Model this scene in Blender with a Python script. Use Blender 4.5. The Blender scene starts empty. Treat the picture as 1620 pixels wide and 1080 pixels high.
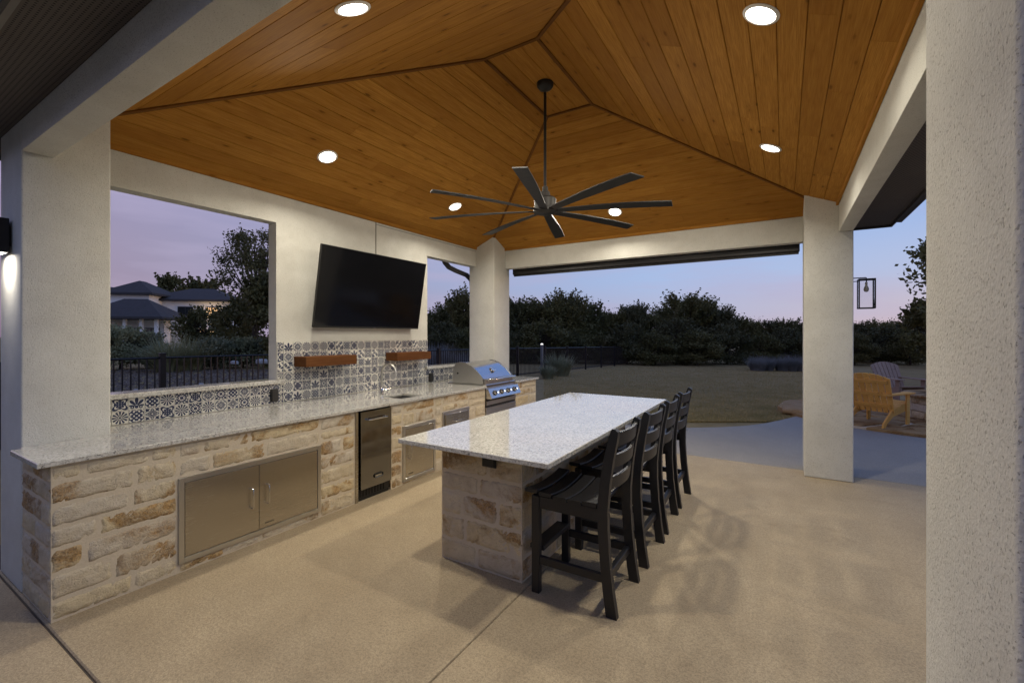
import bpy, bmesh, math, random
import numpy as np
from mathutils import Vector, Matrix, noise
R = math.radians
scene = bpy.context.scene
col = scene.collection
rng = random.Random(11)

# ------------------------------------------------------------------ camera, sky, sun, exposure
cam_d = bpy.data.cameras.new('camera'); cam = bpy.data.objects.new('camera', cam_d); col.objects.link(cam)
cam_d.sensor_width = 36.0; cam_d.lens = 703.0/1620.0*36.0
cam_d.shift_y = -(540.0-529.5)/1620.0
cam_d.clip_start = .05; cam_d.clip_end = 2000
cam.location = (0, 0, 1.62); cam.rotation_euler = (R(90), 0, math.atan2(430, 703))
scene.camera = cam

SUN_AZ, SUN_EL = R(58), R(1.2)           # azimuth clockwise from +Y, just above the horizon behind the trees
world = bpy.data.worlds.new('World'); scene.world = world; world.use_nodes = True
wt = world.node_tree; wt.nodes.clear()
def wn(t, **k):
    n = wt.nodes.new(t)
    for a, v in k.items(): setattr(n, a, v)
    return n
wo = wn('ShaderNodeOutputWorld'); wb = wn('ShaderNodeBackground'); wt.links.new(wb.outputs[0], wo.inputs[0])
sky = wn('ShaderNodeTexSky', sky_type='NISHITA', sun_disc=False, sun_elevation=SUN_EL, sun_rotation=SUN_AZ, air_density=1.2, dust_density=1.5, ozone_density=3.0)
geo = wn('ShaderNodeTexCoord'); sep = wn('ShaderNodeSeparateXYZ'); wt.links.new(geo.outputs['Generated'], sep.inputs[0])
ramp = wn('ShaderNodeValToRGB'); wt.links.new(sep.outputs['Z'], ramp.inputs[0])     # dusk colours by height
cr = ramp.color_ramp; cr.interpolation = 'EASE'
cr.elements[0].position = 0.0; cr.elements[0].color = (.45, .44, .60, 1)
cr.elements[1].position = 1.0; cr.elements[1].color = (.15, .26, .56, 1)
for p, c in ((.05, (.41, .465, .68)), (.12, (.36, .49, .775)), (.27, (.275, .42, .76)), (.55, (.17, .32, .70))):
    e = cr.elements.new(p); e.color = (*c, 1)
# pink afterglow opposite the sun and warm glow along the sun's horizon
def dotdir(v):
    d = wn('ShaderNodeVectorMath', operation='DOT_PRODUCT'); wt.links.new(geo.outputs['Generated'], d.inputs[0]); d.inputs[1].default_value = v; return d.outputs['Value']
def wm(op, a, b=None, clamp=False):
    n = wn('ShaderNodeMath', operation=op, use_clamp=clamp)
    for i, s in enumerate((a, b)):
        if s is None: continue
        if isinstance(s, (int, float)): n.inputs[i].default_value = s
        else: wt.links.new(s, n.inputs[i])
    return n.outputs[0]
def wmix(f, a, b):
    n = wn('ShaderNodeMix', data_type='RGBA'); 
    wt.links.new(f, n.inputs[0])
    for i, s in ((6, a), (7, b)):
        if isinstance(s, tuple): n.inputs[i].default_value = (*s, 1)
        else: wt.links.new(s, n.inputs[i])
    return n.outputs[2]
sv = (math.sin(SUN_AZ), math.cos(SUN_AZ), 0)
anti = wm('MULTIPLY', wm('ADD', wm('MULTIPLY', dotdir((-sv[0], -sv[1], 0)), .9), .30, True), wm('SUBTRACT', 1.0, wm('MULTIPLY', sep.outputs['Z'], .65), True))
c1 = wmix(wm('MULTIPLY', anti, 1.0), ramp.outputs[0], (.325, .230, .325))
tow = wm('POWER', wm('MAXIMUM', dotdir(sv), 0.0), 2.0)
low = wm('POWER', wm('SUBTRACT', 1.0, wm('MULTIPLY', wm('ABSOLUTE', sep.outputs['Z']), 3.2), True), 2.0)
c2 = wmix(wm('MULTIPLY', wm('MULTIPLY', tow, low), .75, True), c1, (.90, .52, .34))
# faint cloud streaks
cl = wn('ShaderNodeTexNoise'); cl.inputs['Scale'].default_value = 3.0; cl.inputs['Detail'].default_value = 5
mp = wn('ShaderNodeMapping'); mp.inputs['Scale'].default_value = (1, 1, 5.5); wt.links.new(geo.outputs['Generated'], mp.inputs[0]); wt.links.new(mp.outputs[0], cl.inputs['Vector'])
cf = wm('MULTIPLY', wm('SUBTRACT', cl.outputs[0], .46, True), 2.4, True)
c3 = wmix(cf, c2, (.47, .41, .59))
add = wn('ShaderNodeMix', data_type='RGBA', blend_type='ADD'); add.inputs[0].default_value = 1.0
wt.links.new(c3, add.inputs[6])
sk = wn('ShaderNodeVectorMath', operation='SCALE'); wt.links.new(sky.outputs[0], sk.inputs[0]); sk.inputs['Scale'].default_value = .05   # the sky texture at strength 0.05
wt.links.new(sk.outputs[0], add.inputs[7])
wt.links.new(add.outputs[2], wb.inputs[0]); wb.inputs[1].default_value = 1.0

sun_d = bpy.data.lights.new('sun', 'SUN'); sun = bpy.data.objects.new('sun', sun_d); col.objects.link(sun)
sun_d.energy = .25; sun_d.angle = R(6); sun_d.color = (1, .62, .36)
sun.rotation_euler = Vector((-math.sin(SUN_AZ)*math.cos(SUN_EL), -math.cos(SUN_AZ)*math.cos(SUN_EL), -math.sin(SUN_EL))).to_track_quat('-Z', 'Y').to_euler()
sun.location = (20, 12, 6)
vs = scene.view_settings
vs.view_transform = 'Standard'; vs.look = 'None'; vs.gamma = 1; vs.use_curve_mapping = False; vs.exposure = 0
scene.cycles.use_denoising = True; scene.cycles.denoising_prefilter = 'ACCURATE'
scene.cycles.max_bounces = 8; scene.cycles.diffuse_bounces = 4; scene.cycles.glossy_bounces = 4; scene.cycles.sample_clamp_indirect = 6
LAMP_W = 30.0

# ------------------------------------------------------------------ node helper: python expressions -> math nodes
class M:
    def __init__(s, name):
        s.m = bpy.data.materials.new(name); s.m.use_nodes = True; s.t = s.m.node_tree
        s.b = s.t.nodes['Principled BSDF']; s.out = s.t.nodes['Material Output']
    def n(s, typ, ins={}, **attr):
        n = s.t.nodes.new(typ)
        for a, v in attr.items(): setattr(n, a, v)
        for k, v in ins.items(): s.put(n.inputs[k], v)
        return n
    def put(s, inp, v):
        if isinstance(v, X): v = v.s
        if isinstance(v, bpy.types.NodeSocket): s.t.links.new(v, inp)
        elif isinstance(v, (tuple, list)) and inp.type == 'RGBA' and len(v) == 3: inp.default_value = (*v, 1)
        else: inp.default_value = v
    def set(s, **k):
        names = dict(color='Base Color', rough='Roughness', metal='Metallic', spec='Specular IOR Level', normal='Normal', coat='Coat Weight', coatr='Coat Roughness', emit='Emission Color', estr='Emission Strength', aniso='Anisotropic', trans='Transmission Weight', ior='IOR', alpha='Alpha', tangent='Tangent', sheen='Sheen Weight')
        for a, v in k.items(): s.put(s.b.inputs[names[a]], v)
        return s
    def math(s, op, *a):
        n = s.t.nodes.new('ShaderNodeMath'); n.operation = op
        for i, v in enumerate(a): s.put(n.inputs[i], v)
        return X(s, n.outputs[0])
    def coord(s, kind='Object', scale=(1, 1, 1), rot=(0, 0, 0), rand=0.0):
        c = s.n('ShaderNodeTexCoord').outputs[kind]
        if rand:
            oi = s.n('ShaderNodeObjectInfo').outputs['Random']
            sc = s.n('ShaderNodeVectorMath', {0: (rand, rand*.73, rand*1.31)}, operation='SCALE'); s.put(sc.inputs['Scale'], oi)
            c = s.n('ShaderNodeVectorMath', {0: c, 1: sc.outputs[0]}, operation='ADD').outputs[0]
        return s.n('ShaderNodeMapping', {'Vector': c, 'Scale': scale, 'Rotation': rot}).outputs[0]
    def noise(s, vec, scale, detail=4, rough=.55, dist=0.0):
        return X(s, s.n('ShaderNodeTexNoise', {'Vector': vec, 'Scale': scale, 'Detail': detail, 'Roughness': rough, 'Distortion': dist}).outputs[0])
    def vor(s, vec, scale, out='Distance', feature='F1'):
        return X(s, s.n('ShaderNodeTexVoronoi', {'Vector': vec, 'Scale': scale}, feature=feature).outputs[out])
    def ramp(s, f, *stops):
        n = s.n('ShaderNodeValToRGB', {0: f}); e = n.color_ramp.elements
        def c4(c): return (c, c, c, 1) if isinstance(c, (int, float)) else (*c, 1)
        e[0].position, e[0].color = stops[0][0], c4(stops[0][1]); e[1].position, e[1].color = stops[-1][0], c4(stops[-1][1])
        for p, c in stops[1:-1]:
            q = e.new(p); q.color = c4(c)
        return X(s, n.outputs[0])
    def mix(s, f, a, b, mode='MIX'):
        n = s.n('ShaderNodeMix', data_type='RGBA', blend_type=mode)
        s.put(n.inputs[0], f); s.put(n.inputs[6], a); s.put(n.inputs[7], b)
        return X(s, n.outputs[2])
    def bump(s, h, strength=.3, dist=.01, prev=None):
        n = s.n('ShaderNodeBump', {'Height': h, 'Strength': strength, 'Distance': dist})
        if prev is not None: s.put(n.inputs['Normal'], prev)
        return X(s, n.outputs[0])
    def rand(s): return X(s, s.n('ShaderNodeObjectInfo').outputs['Random'])
class X:
    def __init__(s, m, sock): s.m, s.s = m, sock
    def _o(s, op, o, r=False): return s.m.math(op, *((o, s) if r else (s, o)))
    def __add__(s, o): return s._o('ADD', o)
    __radd__ = __add__
    def __sub__(s, o): return s._o('SUBTRACT', o)
    def __rsub__(s, o): return s._o('SUBTRACT', o, True)
    def __mul__(s, o): return s._o('MULTIPLY', o)
    __rmul__ = __mul__
    def __truediv__(s, o): return s._o('DIVIDE', o)
    def __pow__(s, o): return s._o('POWER', o)
    def gt(s, o): return s._o('GREATER_THAN', o)
    def lt(s, o): return s._o('LESS_THAN', o)
    def max(s, o): return s._o('MAXIMUM', o)
    def min(s, o): return s._o('MINIMUM', o)
    def abs(s): return s.m.math('ABSOLUTE', s)
    def sin(s): return s.m.math('SINE', s)
    def cos(s): return s.m.math('COSINE', s)
    def sqrt(s): return s.m.math('SQRT', s)
    def atan2(s, o): return s.m.math('ARCTAN2', s, o)
    def mod(s, o): return s.m.math('FLOORED_MODULO', s, o)

# ------------------------------------------------------------------ mesh helpers
class B:
    """collects shapes in world (or prototype) coordinates; becomes one mesh"""
    def __init__(s): s.v, s.f = [], []
    def add(s, verts, faces):
        o = len(s.v); s.v += [tuple(p) for p in verts]; s.f += [tuple(i+o for i in f) for f in faces]; return s
    def box(s, x0, x1, y0, y1, z0, z1, bev=0.0, mat=None, seg=1):
        if bev <= 0:
            vs_ = [(x0,y0,z0),(x1,y0,z0),(x1,y1,z0),(x0,y1,z0),(x0,y0,z1),(x1,y0,z1),(x1,y1,z1),(x0,y1,z1)]
            fs = [(0,3,2,1),(4,5,6,7),(0,1,5,4),(1,2,6,5),(2,3,7,6),(3,0,4,7)]
        else:
            bm = bmesh.new()
            bmesh.ops.create_cube(bm, size=1, matrix=Matrix.Translation(((x0+x1)/2,(y0+y1)/2,(z0+z1)/2)) @ Matrix.Diagonal((x1-x0,y1-y0,z1-z0,1)))
            bmesh.ops.bevel(bm, geom=bm.edges[:], offset=bev, segments=seg, affect='EDGES', profile=.5)
            bm.verts.index_update()
            vs_ = [v.co[:] for v in bm.verts]; fs = [tuple(v.index for v in f.verts) for f in bm.faces]; bm.free()
        if mat is not None: vs_ = [tuple(mat @ Vector(p)) for p in vs_]
        return s.add(vs_, fs)
    def tube(s, pts, r, n=8, cap=True):
        pts = [Vector(p) for p in pts]; rs = r if isinstance(r, (list, tuple)) else [r]*len(pts)
        rings = []; up = None
        for i, p in enumerate(pts):
            d = (pts[min(i+1, len(pts)-1)] - pts[max(i-1, 0)]).normalized()
            if up is None:
                up = Vector((0, 0, 1)) if abs(d.z) < .9 else Vector((1, 0, 0))
            a = d.cross(up).normalized(); b = a.cross(d).normalized(); up = b
            rings.append([p + (a*math.cos(2*math.pi*k/n) + b*math.sin(2*math.pi*k/n))*rs[i] for k in range(n)])
        vs_ = [q for ring in rings for q in ring]; fs = []
        for i in range(len(pts)-1):
            for k in range(n):
                fs.append((i*n+k, i*n+(k+1) % n, (i+1)*n+(k+1) % n, (i+1)*n+k))
        if cap: fs += [tuple(range(n))[::-1], tuple((len(pts)-1)*n+k for k in range(n))]
        return s.add(vs_, fs)
    def lathe(s, c, prof, n=24, axis=None):
        """prof: (r, h) list; axis matrix maps local z"""
        mtx = Matrix.Translation(c) @ (axis.to_4x4() if axis is not None else Matrix())
        vs_ = [mtx @ Vector((r_*math.cos(2*math.pi*k/n), r_*math.sin(2*math.pi*k/n), h)) for r_, h in prof for k in range(n)]
        fs = [(i*n+k, i*n+(k+1) % n, (i+1)*n+(k+1) % n, (i+1)*n+k) for i in range(len(prof)-1) for k in range(n)]
        if prof[0][0] > 1e-6: fs.append(tuple(range(n))[::-1])
        if prof[-1][0] > 1e-6: fs.append(tuple((len(prof)-1)*n+k for k in range(n)))
        return s.add(vs_, fs)
    def prism(s, poly, axis, a0, a1):
        """poly in the two other axes, extruded along axis ('x','y','z')"""
        def P(u, w, a): return (a, u, w) if axis == 'x' else ((u, a, w) if axis == 'y' else (u, w, a))
        n = len(poly)
        return s.add([P(u, w, a0) for u, w in poly] + [P(u, w, a1) for u, w in poly],
                     [tuple(range(n)), tuple(range(2*n-1, n-1, -1))] + [(i, n+i, n+(i+1) % n, (i+1) % n) for i in range(n)])
    def mesh(s, name, smooth=False):
        me = bpy.data.meshes.new(name); me.from_pydata(s.v, [], s.f); me.validate()
        bm = bmesh.new(); bm.from_mesh(me); bmesh.ops.recalc_face_normals(bm, faces=bm.faces[:]); bm.to_mesh(me); bm.free()
        if smooth:
            me.shade_smooth(); me.set_sharp_from_angle(angle=R(smooth if smooth > 1 else 40))
        return me
WL = {}          # world location of roots
def tag(o, label=None, cat=None, group=None, kind=None):
    for k, v in (('label', label), ('category', cat), ('group', group), ('kind', kind)):
        if v: o[k] = v
    return o
def root(name, loc, label, cat, group=None):
    o = bpy.data.objects.new(name, None); col.objects.link(o); o.location = loc; o.empty_display_size = .1
    WL[o.name] = Vector(loc); return tag(o, label, cat, group)
def adopt(o, parent):
    o.parent = parent; o.matrix_parent_inverse = Matrix.Translation(-WL.get(parent.name, Vector((0, 0, 0)))); return o
def put(name, b, mat, parent=None, smooth=False, kind=None):
    me = b if isinstance(b, bpy.types.Mesh) else b.mesh(name, smooth)
    o = bpy.data.objects.new(name, me); col.objects.link(o)
    if not me.materials: me.materials.append(mat.m if isinstance(mat, M) else mat)
    if parent is not None: adopt(o, parent)
    if kind: o['kind'] = kind
    return o
def copy_tree(o, parent=None):
    c = o.copy(); col.objects.link(c)
    if parent is not None: c.parent = parent
    for ch in [k for k in o.children]: copy_tree(ch, c)
    return c
def fast_mesh(name, verts, nper, mat):
    """numpy verts (N*nper,3) -> N polygons of nper corners"""
    n = len(verts)//nper
    me = bpy.data.meshes.new(name); me.vertices.add(len(verts)); me.vertices.foreach_set('co', np.asarray(verts, dtype=np.float32).ravel())
    me.loops.add(n*nper); me.loops.foreach_set('vertex_index', np.arange(n*nper, dtype=np.int32))
    me.polygons.add(n); me.polygons.foreach_set('loop_start', np.arange(n, dtype=np.int32)*nper)
    me.update(calc_edges=True); me.validate(); me.materials.append(mat.m); return me

# ------------------------------------------------------------------ materials
def stucco():
    m = M('stucco'); v = m.coord()
    n1 = m.noise(v, 95, 5, .62); n2 = m.ramp(m.noise(v, 1.1, 5, .6, .8)*.6 + m.noise(v, 7, 4, .6)*.4, (.36, 0.0), (.64, 1.0)); p = m.vor(v, 150)
    pit = m.ramp(m.noise(v, 165, 3, .55), (.33, 0.0), (.41, 1.0))
    c = m.mix(n2, (.585, .572, .515), (.675, .665, .61)); c = m.mix(pit*.65 + .35, (.33, .31, .27), c)
    h = n1*.6 + pit*.5 + p*.25
    return m.set(color=c, rough=.92, spec=.2, normal=m.bump(h, .55, .006))
def wood(name, ca, cb, cg, bumpy=.25):
    m = M(name); v = m.coord(rand=37.0)
    st = m.n('ShaderNodeMapping', {'Vector': v, 'Scale': (1.0, 14, 14)}).outputs[0]
    g = m.noise(st, 2.4, 6, .62, .8); f = m.noise(m.n('ShaderNodeMapping', {'Vector': v, 'Scale': (3, 120, 120)}).outputs[0], 2.0, 3)
    kv = m.n('ShaderNodeMapping', {'Vector': v, 'Scale': (1.7, 5.0, 5.0)}).outputs[0]
    k = m.vor(kv, 1.9); knot = m.ramp(k, (.05, 0.0), (.13, 1.0))
    halo = m.ramp(k, (.10, 0.0), (.34, 1.0))
    c = m.mix(m.ramp(g, (.36, 0.0), (.62, 1.0)), ca, cb); c = m.mix((1-halo)*.35, c, cg); c = m.mix(m.ramp(f, (.40, 0.0), (.66, .6)), c, cg); c = m.mix((1-knot)*.7, c, tuple(q*.22 for q in cg))
    r = m.rand(); c = m.mix(((r*9.1).mod(1.0)*.55), c, cg)
    return m.set(color=c, rough=.62 + g*.2, spec=.06, normal=m.bump(g*.5 + f*.5, bumpy, .003))
def concrete(name, ca, cb, cc, sc=1.0):
    m = M(name); v = m.coord('Object')
    a = m.noise(v, .9, 4, .6); b = m.noise(v, 88*sc, 5, .66, .8); c_ = m.noise(v, 3.5, 4, .6); sp = m.noise(v, 210, 3)
    kd = m.ramp(b, (.42, 0.0), (.56, 1.0))
    c = m.mix(m.ramp(a*.6 + c_*.4, (.34, 0.0), (.66, 1.0)), ca, cb); st = m.ramp(m.noise(v, 2.6, 7, .74, 1.6), (.56, 0.0), (.68, .34)); c = m.mix(st, c, cc); c = m.mix((1-kd)*.55, c, cc); c = m.mix(m.ramp(sp, (.42, 0.0), (.66, .5)), c, cc)
    return m.set(color=c, rough=.62 + b*.2, spec=.35, normal=m.bump(kd*.8 + sp*.4, .35, .004))
def granite(name='granite'):
    m = M(name); v = m.coord()
    a = m.noise(v, 48, 5, .7, .5); b = m.noise(v, 78, 4, .72, .3); big = m.noise(v, 4, 4, .6, .6); f = m.noise(v, 60, 4, .65, .6); w = m.noise(v, 200, 3)
    c = m.mix(m.ramp(a, (.36, 0.0), (.54, 1.0)), (.36, .34, .30), (.60, .59, .545))
    c = m.mix(m.ramp(big, (.45, 0.0), (.70, .45)), c, (.40, .375, .32))
    c = m.mix(m.ramp(f, (.56, 0.0), (.62, .7)), c, (.20, .185, .17)); c = m.mix(m.ramp(b, (.585, 0.0), (.62, .95)), c, (.045, .042, .046)); c = m.mix(w*.25, c, (.5, .49, .46))
    return m.set(color=c, rough=.04, spec=.75, coat=.45, coatr=.10, normal=m.bump(b, .012, .001))
def limestone(name='limestone', k=(1, 1, 1)):
    m = M(name); v = m.coord('Object', rand=61.0); r = m.rand(); T = lambda c: tuple(p*q for p, q in zip(c, k))
    a = m.noise(v, 6, 5, .6, .6); b = m.noise(v, 24, 6, .74, .6); d = m.noise(v, 2.6, 4, .6, 1.0); e = m.noise(v, 85, 5, .72); g = m.noise(v, 190, 3)
    base = m.mix(m.ramp(a, (.34, 0.0), (.66, 1.0)), T((.58, .47, .30)), T((.73, .63, .455)))
    tone = (r*7.3).mod(1.0); base = m.mix(m.ramp(tone, (.25, 0.0), (.75, .85)), base, m.mix(a, T((.56, .49, .385)), T((.69, .61, .48))))
    base = m.mix(m.ramp((r*23.1).mod(1.0), (.70, 0.0), (.82, .7)), base, T((.70, .57, .34)))
    base = m.mix(m.ramp(b, (.36, .40), (.50, 0.0)), base, T((.45, .36, .24)))
    gate = m.ramp((r*5.7).mod(1.0), (.42, 0.0), (.48, 1.0)); patch = m.ramp(d, (.46, 0.0), (.57, 1.0))*gate; crust = patch*m.ramp(b, (.34, .25), (.52, 1.0))
    rust = m.mix(m.ramp(e, (.36, 0.0), (.56, 1.0)), T((.13, .070, .030)), T((.50, .29, .10))); rust = m.mix(m.ramp(a, (.45, 0.0), (.62, .55)), rust, T((.10, .058, .032)))
    c = m.mix(crust*.85, base, rust)
    pits = m.ramp(e, (.31, 0.0), (.39, 1.0)); c = m.mix((1-pits)*.6, c, T((.26, .18, .10)))
    return m.set(color=c, rough=.93, spec=.15, normal=m.bump(b*.8 + e*.7 + g*.25 - crust*.3, 1.0, .014))
def mortar():
    m = M('mortar'); v = m.coord(); n = m.noise(v, 60, 5, .65)
    return m.set(color=m.mix(n, (.51, .43, .315), (.62, .535, .405)), rough=.95, spec=.1, normal=m.bump(n, .5, .006))
def plain(name, c, rough=.5, metal=0.0, var=.12, scale=8.0, bump=.05, spec=.5, **k):
    m = M(name); v = m.coord(); n = m.noise(v, scale, 4); n2 = m.noise(v, scale*14, 3)
    lo = tuple(x*(1-var) for x in c); hi = tuple(min(1, x*(1+var)) for x in c)
    m.set(color=m.mix(n, lo, hi), rough=m.math('ADD', rough-.06, n*.12), metal=metal, spec=spec, normal=m.bump(n2, bump, .002))
    return m.set(**k)
def steel(name, c=(.56, .55, .53), rough=.24, axis=(400, 6, 6), aniso=0.0):
    m = M(name); v = m.coord('Object', scale=axis); n = m.noise(v, 1.0, 4, .6); big = m.noise(m.coord(), 1.3, 2)
    m.set(color=m.mix(n, tuple(x*.9 for x in c), c), metal=1.0, rough=m.math('ADD', rough, n*.08 + big*.04), normal=m.bump(n, .006 if aniso else .03, .001))
    if aniso:
        m.set(aniso=aniso, tangent=m.n('ShaderNodeTangent', direction_type='RADIAL', axis='Z').outputs[0]); m.b.inputs['Anisotropic Rotation'].default_value = 0.0
    return m
def emit(name, c, s):
    m = M(name); return m.set(color=c, emit=c, estr=s, rough=.4)
def glass(name):
    m = M(name); m.b.inputs['Base Color'].default_value = (1, 1, 1, 1)
    t = m.n('ShaderNodeBsdfTransparent'); g = m.n('ShaderNodeBsdfGlossy', {'Roughness': .02}); f = m.n('ShaderNodeFresnel', {'IOR': 1.45})
    mx = m.n('ShaderNodeMixShader', {0: f.outputs[0], 1: t.outputs[0], 2: g.outputs[0]}); m.t.links.new(mx.outputs[0], m.out.inputs[0]); return m
def leafmat(name, ca, cb, trans=.25):
    m = M(name); v = m.coord(); n = m.noise(v, 1.7, 3); f = m.noise(v, 23, 2)
    c = m.mix(m.ramp(n*.6 + f*.4, (.35, 0.0), (.65, 1.0)), ca, cb); m.set(color=c, rough=.6, spec=.25)
    tr = m.n('ShaderNodeBsdfTranslucent', {'Color': c}); mx = m.n('ShaderNodeMixShader', {0: trans, 1: m.b.outputs[0], 2: tr.outputs[0]})
    m.t.links.new(mx.outputs[0], m.out.inputs[0]); return m
STUCCO = stucco(); GRANITE = granite(); STONE = limestone(); MORTAR = mortar()
PINE = wood('stained_pine', (.40, .180, .030), (.51, .250, .050), (.245, .100, .016))
TRIM = wood('stained_trim', (.18, .075, .018), (.25, .11, .028), (.10, .04, .01))
SHELFW = wood('shelf_cedar', (.135, .055, .020), (.19, .082, .030), (.075, .028, .011))
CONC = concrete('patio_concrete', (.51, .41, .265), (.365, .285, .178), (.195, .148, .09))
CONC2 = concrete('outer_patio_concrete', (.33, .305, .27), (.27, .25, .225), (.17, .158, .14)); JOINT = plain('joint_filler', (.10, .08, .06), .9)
STEEL = steel('brushed_steel'); STEELV = steel('brushed_steel_doors', (.48, .45, .40), .20, axis=(6, 6, 400), aniso=.85); CHROME = plain('polished_steel', (.72, .71, .69), .13, 1.0, .03)
NICKEL = plain('brushed_nickel', (.62, .60, .55), .32, 1.0, .04); BLACKP = plain('black_poly_lumber', (.010, .010, .012), .40, 0, .35, 30, .18)
FANM = plain('fan_bronze_black', (.018, .017, .016), .45, .3, .2, 20, .05)
DARKM = plain('dark_bronze_metal', (.022, .021, .022), .42, .5, .2, 14, .05)
BLACKPL = plain('black_plastic', (.012, .012, .011), .5, 0, .2, 30, .05)
SCREEN = plain('tv_screen', (.004, .004, .005), .09, 0, .1, 3, 0.0, .4)
GROUT = plain('tile_grout', (.52, .50, .44), .85, 0, .1, 60, .2)
SOFFITC = (.105, .088, .076)

def perforated():
    m = M('perforated_soffit'); v = m.coord('Object', scale=(50, 50, 50))
    s_ = m.n('ShaderNodeSeparateXYZ', {0: v}); x, y = X(m, s_.outputs[0]), X(m, s_.outputs[1])
    row = m.math('FLOOR', y); fx = (x + row*.5).mod(1.0) - .5; fy = y.mod(1.0) - .5
    hole = (fx*fx + fy*fy).lt(.055)
    n = m.noise(m.coord(), 3, 3)
    return m.set(color=m.mix(hole, m.mix(n, tuple(k*.8 for k in SOFFITC), tuple(k*1.25 for k in SOFFITC)), (.004, .004, .004)), rough=.6, spec=.3, normal=m.bump(1-hole, .4, .004))
SOFFIT = perforated()
FASCIA = plain('dark_fascia', (.045, .042, .042), .55, 0, .2, 5, .05)
SHINGLE = plain('roof_shingle', (.060, .055, .056), .95, 0, .4, 12, .5)

# patterned encaustic tiles, eight printed designs
NAVY, BLUE, IVORY = (.008, .016, .052), (.030, .056, .140), (.66, .645, .585)
def tile_mat(k):
    m = M('printed_tile'); v = m.coord('Object', scale=(1/.0508,)*3)
    s_ = m.n('ShaderNodeSeparateXYZ', {0: v}); x, y = X(m, s_.outputs[0]), X(m, s_.outputs[1])
    r = (x*x + y*y).sqrt(); a = y.atan2(x); u, w = x.abs(), y.abs()
    ink = None
    lace = (((u*13).sin() + (w*13).sin() + ((u+w)*10).cos()*.9).gt(.10))
    if k == 0:      # four outlined petals on the diagonals with a navy heart
        q = (2*a).sin().abs(); d = (q*1.08 - r).abs().lt(.17); h = ((q*.66 - r).gt(0)*(r.gt(.26))); ctr = r.lt(.2); cross = ((u.min(w)).lt(.10)*(r.lt(.62))); out = lace*((r - q*1.2).gt(.12))
        ink = d.max(h).max(ctr).max(cross).max(out)
    elif k == 1:    # sunburst of twelve blades
        q = (12*a).cos(); ink = ((q + .42 - r*.1).gt(0)*r.gt(.2)*r.lt(.98)).max(r.lt(.15)).max(lace*r.gt(1.04))
    elif k == 2:    # palm of five solid leaves and a bud
        b = (y + .45).atan2(x); rr = (x*x + (y + .45)*(y + .45)).sqrt()
        q = (4*(b - math.pi/2)).cos().abs()**.6; leaf = (rr.lt(q*(1.0 + (b - math.pi/2).cos()*.32)))*(rr.gt(.16))*(y.gt(-.52))
        bud = ((x*x + (y+.62)*(y+.62)).sqrt()).lt(.24); side = (((u-.55)*(u-.55) + (y+.66)*(y+.66)).sqrt() - .17).abs().lt(.08)
        ink = leaf.max(bud).max(side)
    elif k == 3:    # acanthus scrolls turning out of one corner
        cx_, cy_ = x + 1, y + 1; rr = (cx_*cx_ + cy_*cy_).sqrt(); aa = cy_.atan2(cx_)
        ink = ((rr*6.0 + (aa*8).sin()*.55).sin().gt(-.15)*((aa*14 + rr*3).sin().gt(-.72))).max((((x-.5)*(x-.5)+(y-.5)*(y-.5)).sqrt() - .26).abs().lt(.09)).max(((x-.5)*(x-.5)+(y-.5)*(y-.5)).lt(.012)).max(lace*(x-y).abs().gt(1.0))
    elif k == 4:    # lace of crossing waves
        f = (u*11.5 + (w*8.5).sin()*1.0).sin()*(w*11.5 + (u*8.5).sin()*1.0).sin(); ink = f.gt(-.14).max(r.lt(.16))
    elif k == 5:    # eight-petal daisy with corner leaves
        q = (4*a).cos().abs(); ink = ((r.lt(q*.88))*(r.gt(.2))*((q*.88 - r - .12).abs().gt(.045))).max(r.lt(.13)).max((r - .98).abs().lt(.07)).max(lace*r.gt(1.06)).max(lace*((r - q*.88).gt(.06))*r.lt(.9))
    elif k == 6:    # eight-pointed star with ringed border
        q = .52 + (8*a).cos()*.22; ink = (lace*(r - q).gt(.08)*(u.max(w).lt(.75))).max(r.lt(q)*(r.gt(.12))*(((4*a).sin().abs()).gt(.14))).max((u.max(w) - .84).abs().lt(.07)*((16*(u+w)).sin().gt(-.3))).max(((u-.66)*(u-.66)+(w-.66)*(w-.66)).lt(.045))
    else:           # dense arabesque
        f = (u*14).sin() + (w*14).sin() + ((u+w)*9.5).cos()*1.1 + ((u-w)*11).cos()*.8; ink = f.gt(-.55)
    ink = ink*(u.max(w).lt(.965)); n = m.noise(m.coord('Object', rand=9), 55, 4); wear = m.noise(m.coord('Object', rand=5), 26, 3)
    inkc = m.mix(m.ramp(n, (.42, 0.0), (.70, .5)), NAVY, BLUE)
    if k in (3, 5, 7): inkc = m.mix(.12, inkc, BLUE)
    c = m.mix(ink*m.ramp(wear, (.22, .6), (.34, 1.0)), m.mix(wear, tuple(q*.88 for q in IVORY), IVORY), inkc)
    return m.set(color=c, rough=.28 + n*.14, spec=.45, normal=m.bump(n, .06, .001))
TILES = [tile_mat(k) for k in range(8)]

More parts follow.
